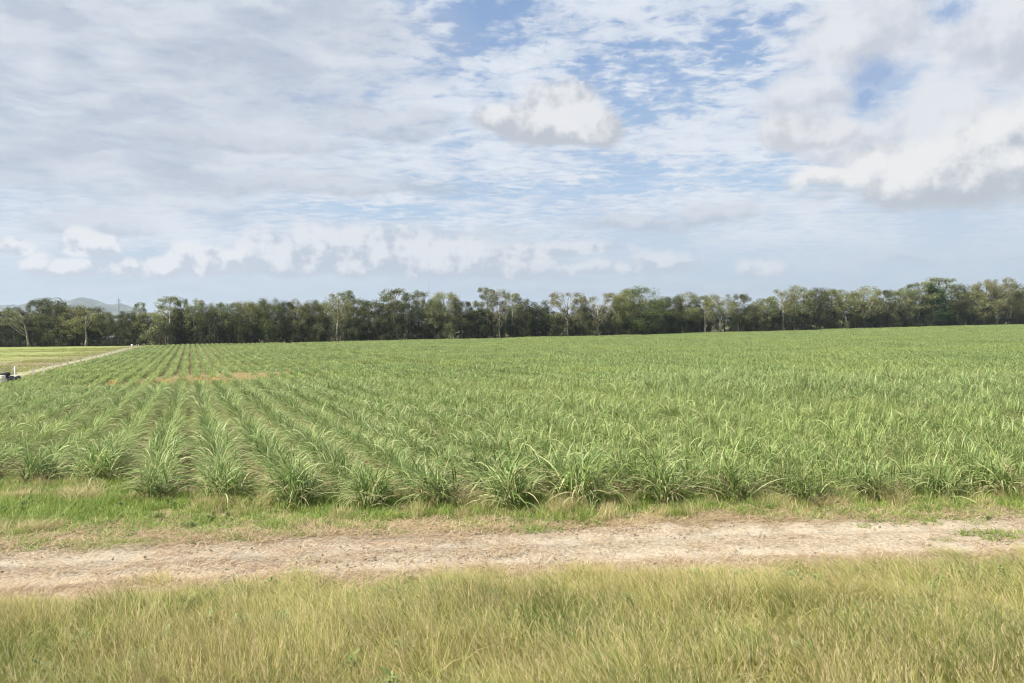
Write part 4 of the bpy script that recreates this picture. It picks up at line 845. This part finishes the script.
# 1. thin high veil (rippled altocumulus)
SV = g.vm('MULTIPLY', A, (1.0, 2.6, 1)); v1 = g.noise(g.vm('ADD', SV, g.vm('SCALE', wv2, scale=.05)), 5.5, 6, .58, .4)
PR = g.vm('MULTIPLY', PL, (1.0, 1.3, 1)); rip = g.noise(PR, 7.0, 4, .6, .6); cells = g.noise(PL, 13, 3, .55, .2)
veil_bias = g.m('ADD', g.m('MULTIPLY', g.ss(umax([blob(455, 22, 85, 42, 42), blob(640, 85, 110, 45, 40), blob(880, 72, 40, 26, 22), blob(700, 175, 190, 30, 26), blob(960, 8, 40, 18, 18), blob(480, 190, 190, 16, 14), blob(400, 215, 160, 12, 12), blob(760, 40, 110, 30, 50)]), -.25, .7), -.22), 0.16)
veil_s = g.m('ADD', g.m('ADD', v1, veil_bias), g.m('ADD', g.m('MULTIPLY', g.m('SUBTRACT', rip, .5), .8), g.m('MULTIPLY', g.m('SUBTRACT', cells, .5), g.ss(el, .12, .38, .25, 1.0))))
veil = g.m('MULTIPLY', g.ss(veil_s, .31, .68), .9)
veil = g.m('MULTIPLY', veil, g.ss(el, .0, .10, .35, 1))
vcol = g.mix(g.ss(g.m('ADD', g.m('MULTIPLY', v1, .6), g.m('MULTIPLY', rip, .4)), .38, .62), c3((198, 210, 228)), c3((232, 237, 245)))
col = g.mix(veil, base, vcol)
# 2. grey lavender sheet at the upper left
n2 = g.noise(g.vm('MULTIPLY', A, (1, 2.2, 1)), 3.2, 5, .55, .3)
sheet = umax([blob(90, 60, 420, 190, 150), blob(300, 30, 200, 100, 90), blob(150, 150, 330, 60, 70)])
sm = g.m('MULTIPLY', g.ss(g.m('ADD', sheet, g.m('MULTIPLY', g.m('SUBTRACT', n2, .5), 1.1)), .0, .75), .82)
scol = g.mix(g.ss(g.noise(g.vm('MULTIPLY', AW, (1, 3.0, 1)), 5.5, 5, .55), .40, .64), c3((184, 193, 209)), c3((220, 225, 233)))
col = g.mix(sm, col, scol)
# 3. streaks at mid height on the left
st = g.noise(g.vm('MULTIPLY', AW, (1, 5.5, 1)), 4.2, 5, .55); stm = g.m('MULTIPLY', g.ss(st, .50, .66), g.ss(umax([blob(150, 130, 260, 60, 90), blob(560, 200, 420, 40, 40), blob(870, 235, 300, 25, 20)]), .0, .5))
col = g.mix(g.m('MULTIPLY', stm, .7), col, c3((228, 233, 241)))
# 4. hazy pale band over the horizon
hb = g.ss(g.m('ADD', el, g.m('MULTIPLY', g.m('SUBTRACT', n2, .5), .10)), .16, .02); col = g.mix(g.m('MULTIPLY', hb, .75), col, c3((189, 206, 223)))
# 5. cumulus: lit from the upper left
def cumulus(col, blobs, lit, shade, scale=14, amp=.9, soft=.28, src=None, op=.96, dark_base=1.0, det=6):
    f = umax([blob(*b, src=src) for b in blobs])
    nn = g.noise(A, scale, det, .56); nl = g.noise(g.vm('ADD', A, (-.012, .020, 0)), scale, det, .56)
    fld = g.m('ADD', f, g.m('MULTIPLY', g.m('SUBTRACT', nn, .5), amp)); mask = g.m('MULTIPLY', g.ss(fld, .02, .02+soft), op)
    up_ = umax([blob(b[0]+b[2]*-.12, b[1]-b[3]*.45, b[2]*1.0, b[3]*1.0, b[4]*.9, src) for b in blobs])
    relief = g.m('MULTIPLY', g.m('SUBTRACT', nn, nl), 3.4); li = g.ss(g.m('ADD', g.m('ADD', relief, g.m('MULTIPLY', up_, .75*dark_base)), g.m('MULTIPLY', g.m('SUBTRACT', nn, .5), .5)), -.15, .62)
    return g.mix(mask, col, g.mix(li, c3(shade), c3(lit)))
col = cumulus(col, [(880, 40, 130, 70, 50), (1000, 40, 120, 90, 60), (800, 110, 60, 50, 26), (860, 145, 110, 30, 26), (940, 110, 90, 60, 60)], (229, 232, 238), (200, 206, 217), 8, 1.3, .6)
# clear hole
col = g.mix(g.ss(g.m('ADD', umax([blob(880, 72, 44, 22, 18, AW2), blob(868, 98, 22, 12, 18, AW2), blob(950, 10, 34, 12, 16, AW2)]), g.m('MULTIPLY', g.m('SUBTRACT', g.noise(A, 16, 5, .65), .5), 2.2)), .0, .9, 0, .85), col, c3((146, 174, 216)))
col = cumulus(col, [(975, 182, 190, 52, 30), (1000, 150, 90, 48, 50), (905, 168, 100, 36, 36), (1060, 140, 90, 60, 60), (835, 180, 60, 16, 14)], (241, 241, 241), (190, 197, 206), 11, 1.0, .5)
col = cumulus(col, [(805, 138, 60, 24, 20)], (230, 231, 235), (204, 208, 216), 14, .9, .35)
col = cumulus(col, [(553, 130, 88, 34, 18), (560, 105, 50, 34, 30), (505, 128, 45, 22, 14), (600, 125, 36, 24, 20)], (234, 235, 238), (192, 197, 206), 13, .8, .4)
col = cumulus(col, [(375, 128, 85, 24, 14), (350, 112, 40, 26, 18), (260, 140, 120, 18, 14), (330, 188, 200, 16, 12), (430, 120, 30, 20, 14)], (206, 212, 223), (180, 189, 204), 10, .9, .6, op=.65)
col = cumulus(col, [(95, 226, 75, 22, 12), (715, 218, 60, 16, 10), (640, 225, 90, 12, 10)], (212, 218, 228), (188, 197, 212), 14, .9, .5, op=.75)
col = cumulus(col, [(180, 289, 240, 10, 8), (620, 287, 280, 11, 8), (900, 262, 200, 12, 9), (420, 236, 160, 9, 8)], (208, 217, 228), (192, 204, 219), 12, .9, .8, op=.6)
lowA = [(83, 248, 29.7, 22.5, 10.8), (104, 251, 24.3, 19.5, 10.8), (40, 268, 24.3, 16.5, 8.1), (72, 272, 45.9, 13.5, 8.1), (128, 271, 37.8, 15, 8.1), (160, 270, 27, 15, 9.45), (186, 262, 27, 25.5, 13.5), (208, 266, 32.4, 24, 12.15), (236, 266, 35.1, 21, 12.15), (14, 247, 24.3, 12, 6.75)]
lowB = [(262, 258, 37.8, 36, 18.9), (286, 266, 37.8, 27, 13.5), (316, 256, 45.9, 42, 24.3), (352, 256, 48.6, 42, 27), (392, 258, 54, 39, 24.3)]
lowC = [(440, 262, 81, 33, 21.6), (490, 266, 81, 27, 16.2), (530, 272, 67.5, 18, 10.8), (655, 268, 54, 22.5, 9.45), (762, 271, 32.4, 16.5, 8.1), (600, 270, 54, 12, 6.75), (560, 250, 81, 12, 8.1)]
col = cumulus(col, [(470, 258, 110, 30, 22), (420, 250, 80, 30, 26), (330, 262, 80, 26, 16)], (212, 220, 230), (188, 200, 216), 12, .8, .7, op=.8)
col = cumulus(col, lowB+lowC[:2], (231, 234, 239), (192, 202, 216), 24, .6, .4, src=AW3, op=.9)
col = cumulus(col, lowC[2:], (228, 232, 238), (194, 204, 218), 28, .8, .45, src=AW3, op=.8)
col = cumulus(col, lowA, (237, 239, 242), (198, 207, 220), 32, .5, .35, src=AW3, op=.92)
# small flecks of cloud
fl = g.noise(g.vm('MULTIPLY', A, (1, 2.2, 1)), 30, 4, .6, .3); flm = g.m('MULTIPLY', g.ss(fl, .58, .72), g.ss(umax([blob(470, 225, 200, 14, 14), blob(640, 60, 200, 70, 50)]), .0, .5))
col = g.mix(g.m('MULTIPLY', flm, .7), col, c3((234, 237, 243)))
bg = nt.nodes.new('ShaderNodeBackground'); bg.inputs[1].default_value = .1; g.put(bg.inputs[0], col)
ow = nt.nodes.new('ShaderNodeOutputWorld'); nt.links.new(bg.outputs[0], ow.inputs[0])
world.cycles.sampling_method = 'MANUAL'; world.cycles.sample_map_resolution = 512

vs_ = scene.view_settings; vs_.view_transform = 'Standard'; vs_.look = 'None'; vs_.exposure = EXPO; vs_.gamma = 1; vs_.use_curve_mapping = False
scene.render.film_transparent = False; scene.cycles.use_denoising = True; scene.cycles.filter_width = 1.15
cy = scene.cycles; cy.max_bounces = 4; cy.diffuse_bounces = 2; cy.transmission_bounces = 3; cy.glossy_bounces = 2; cy.volume_bounces = 0; cy.transparent_max_bounces = 4
print('clumps', len(mid_P), 'far', len(far_P), 'objects', len(C.objects))
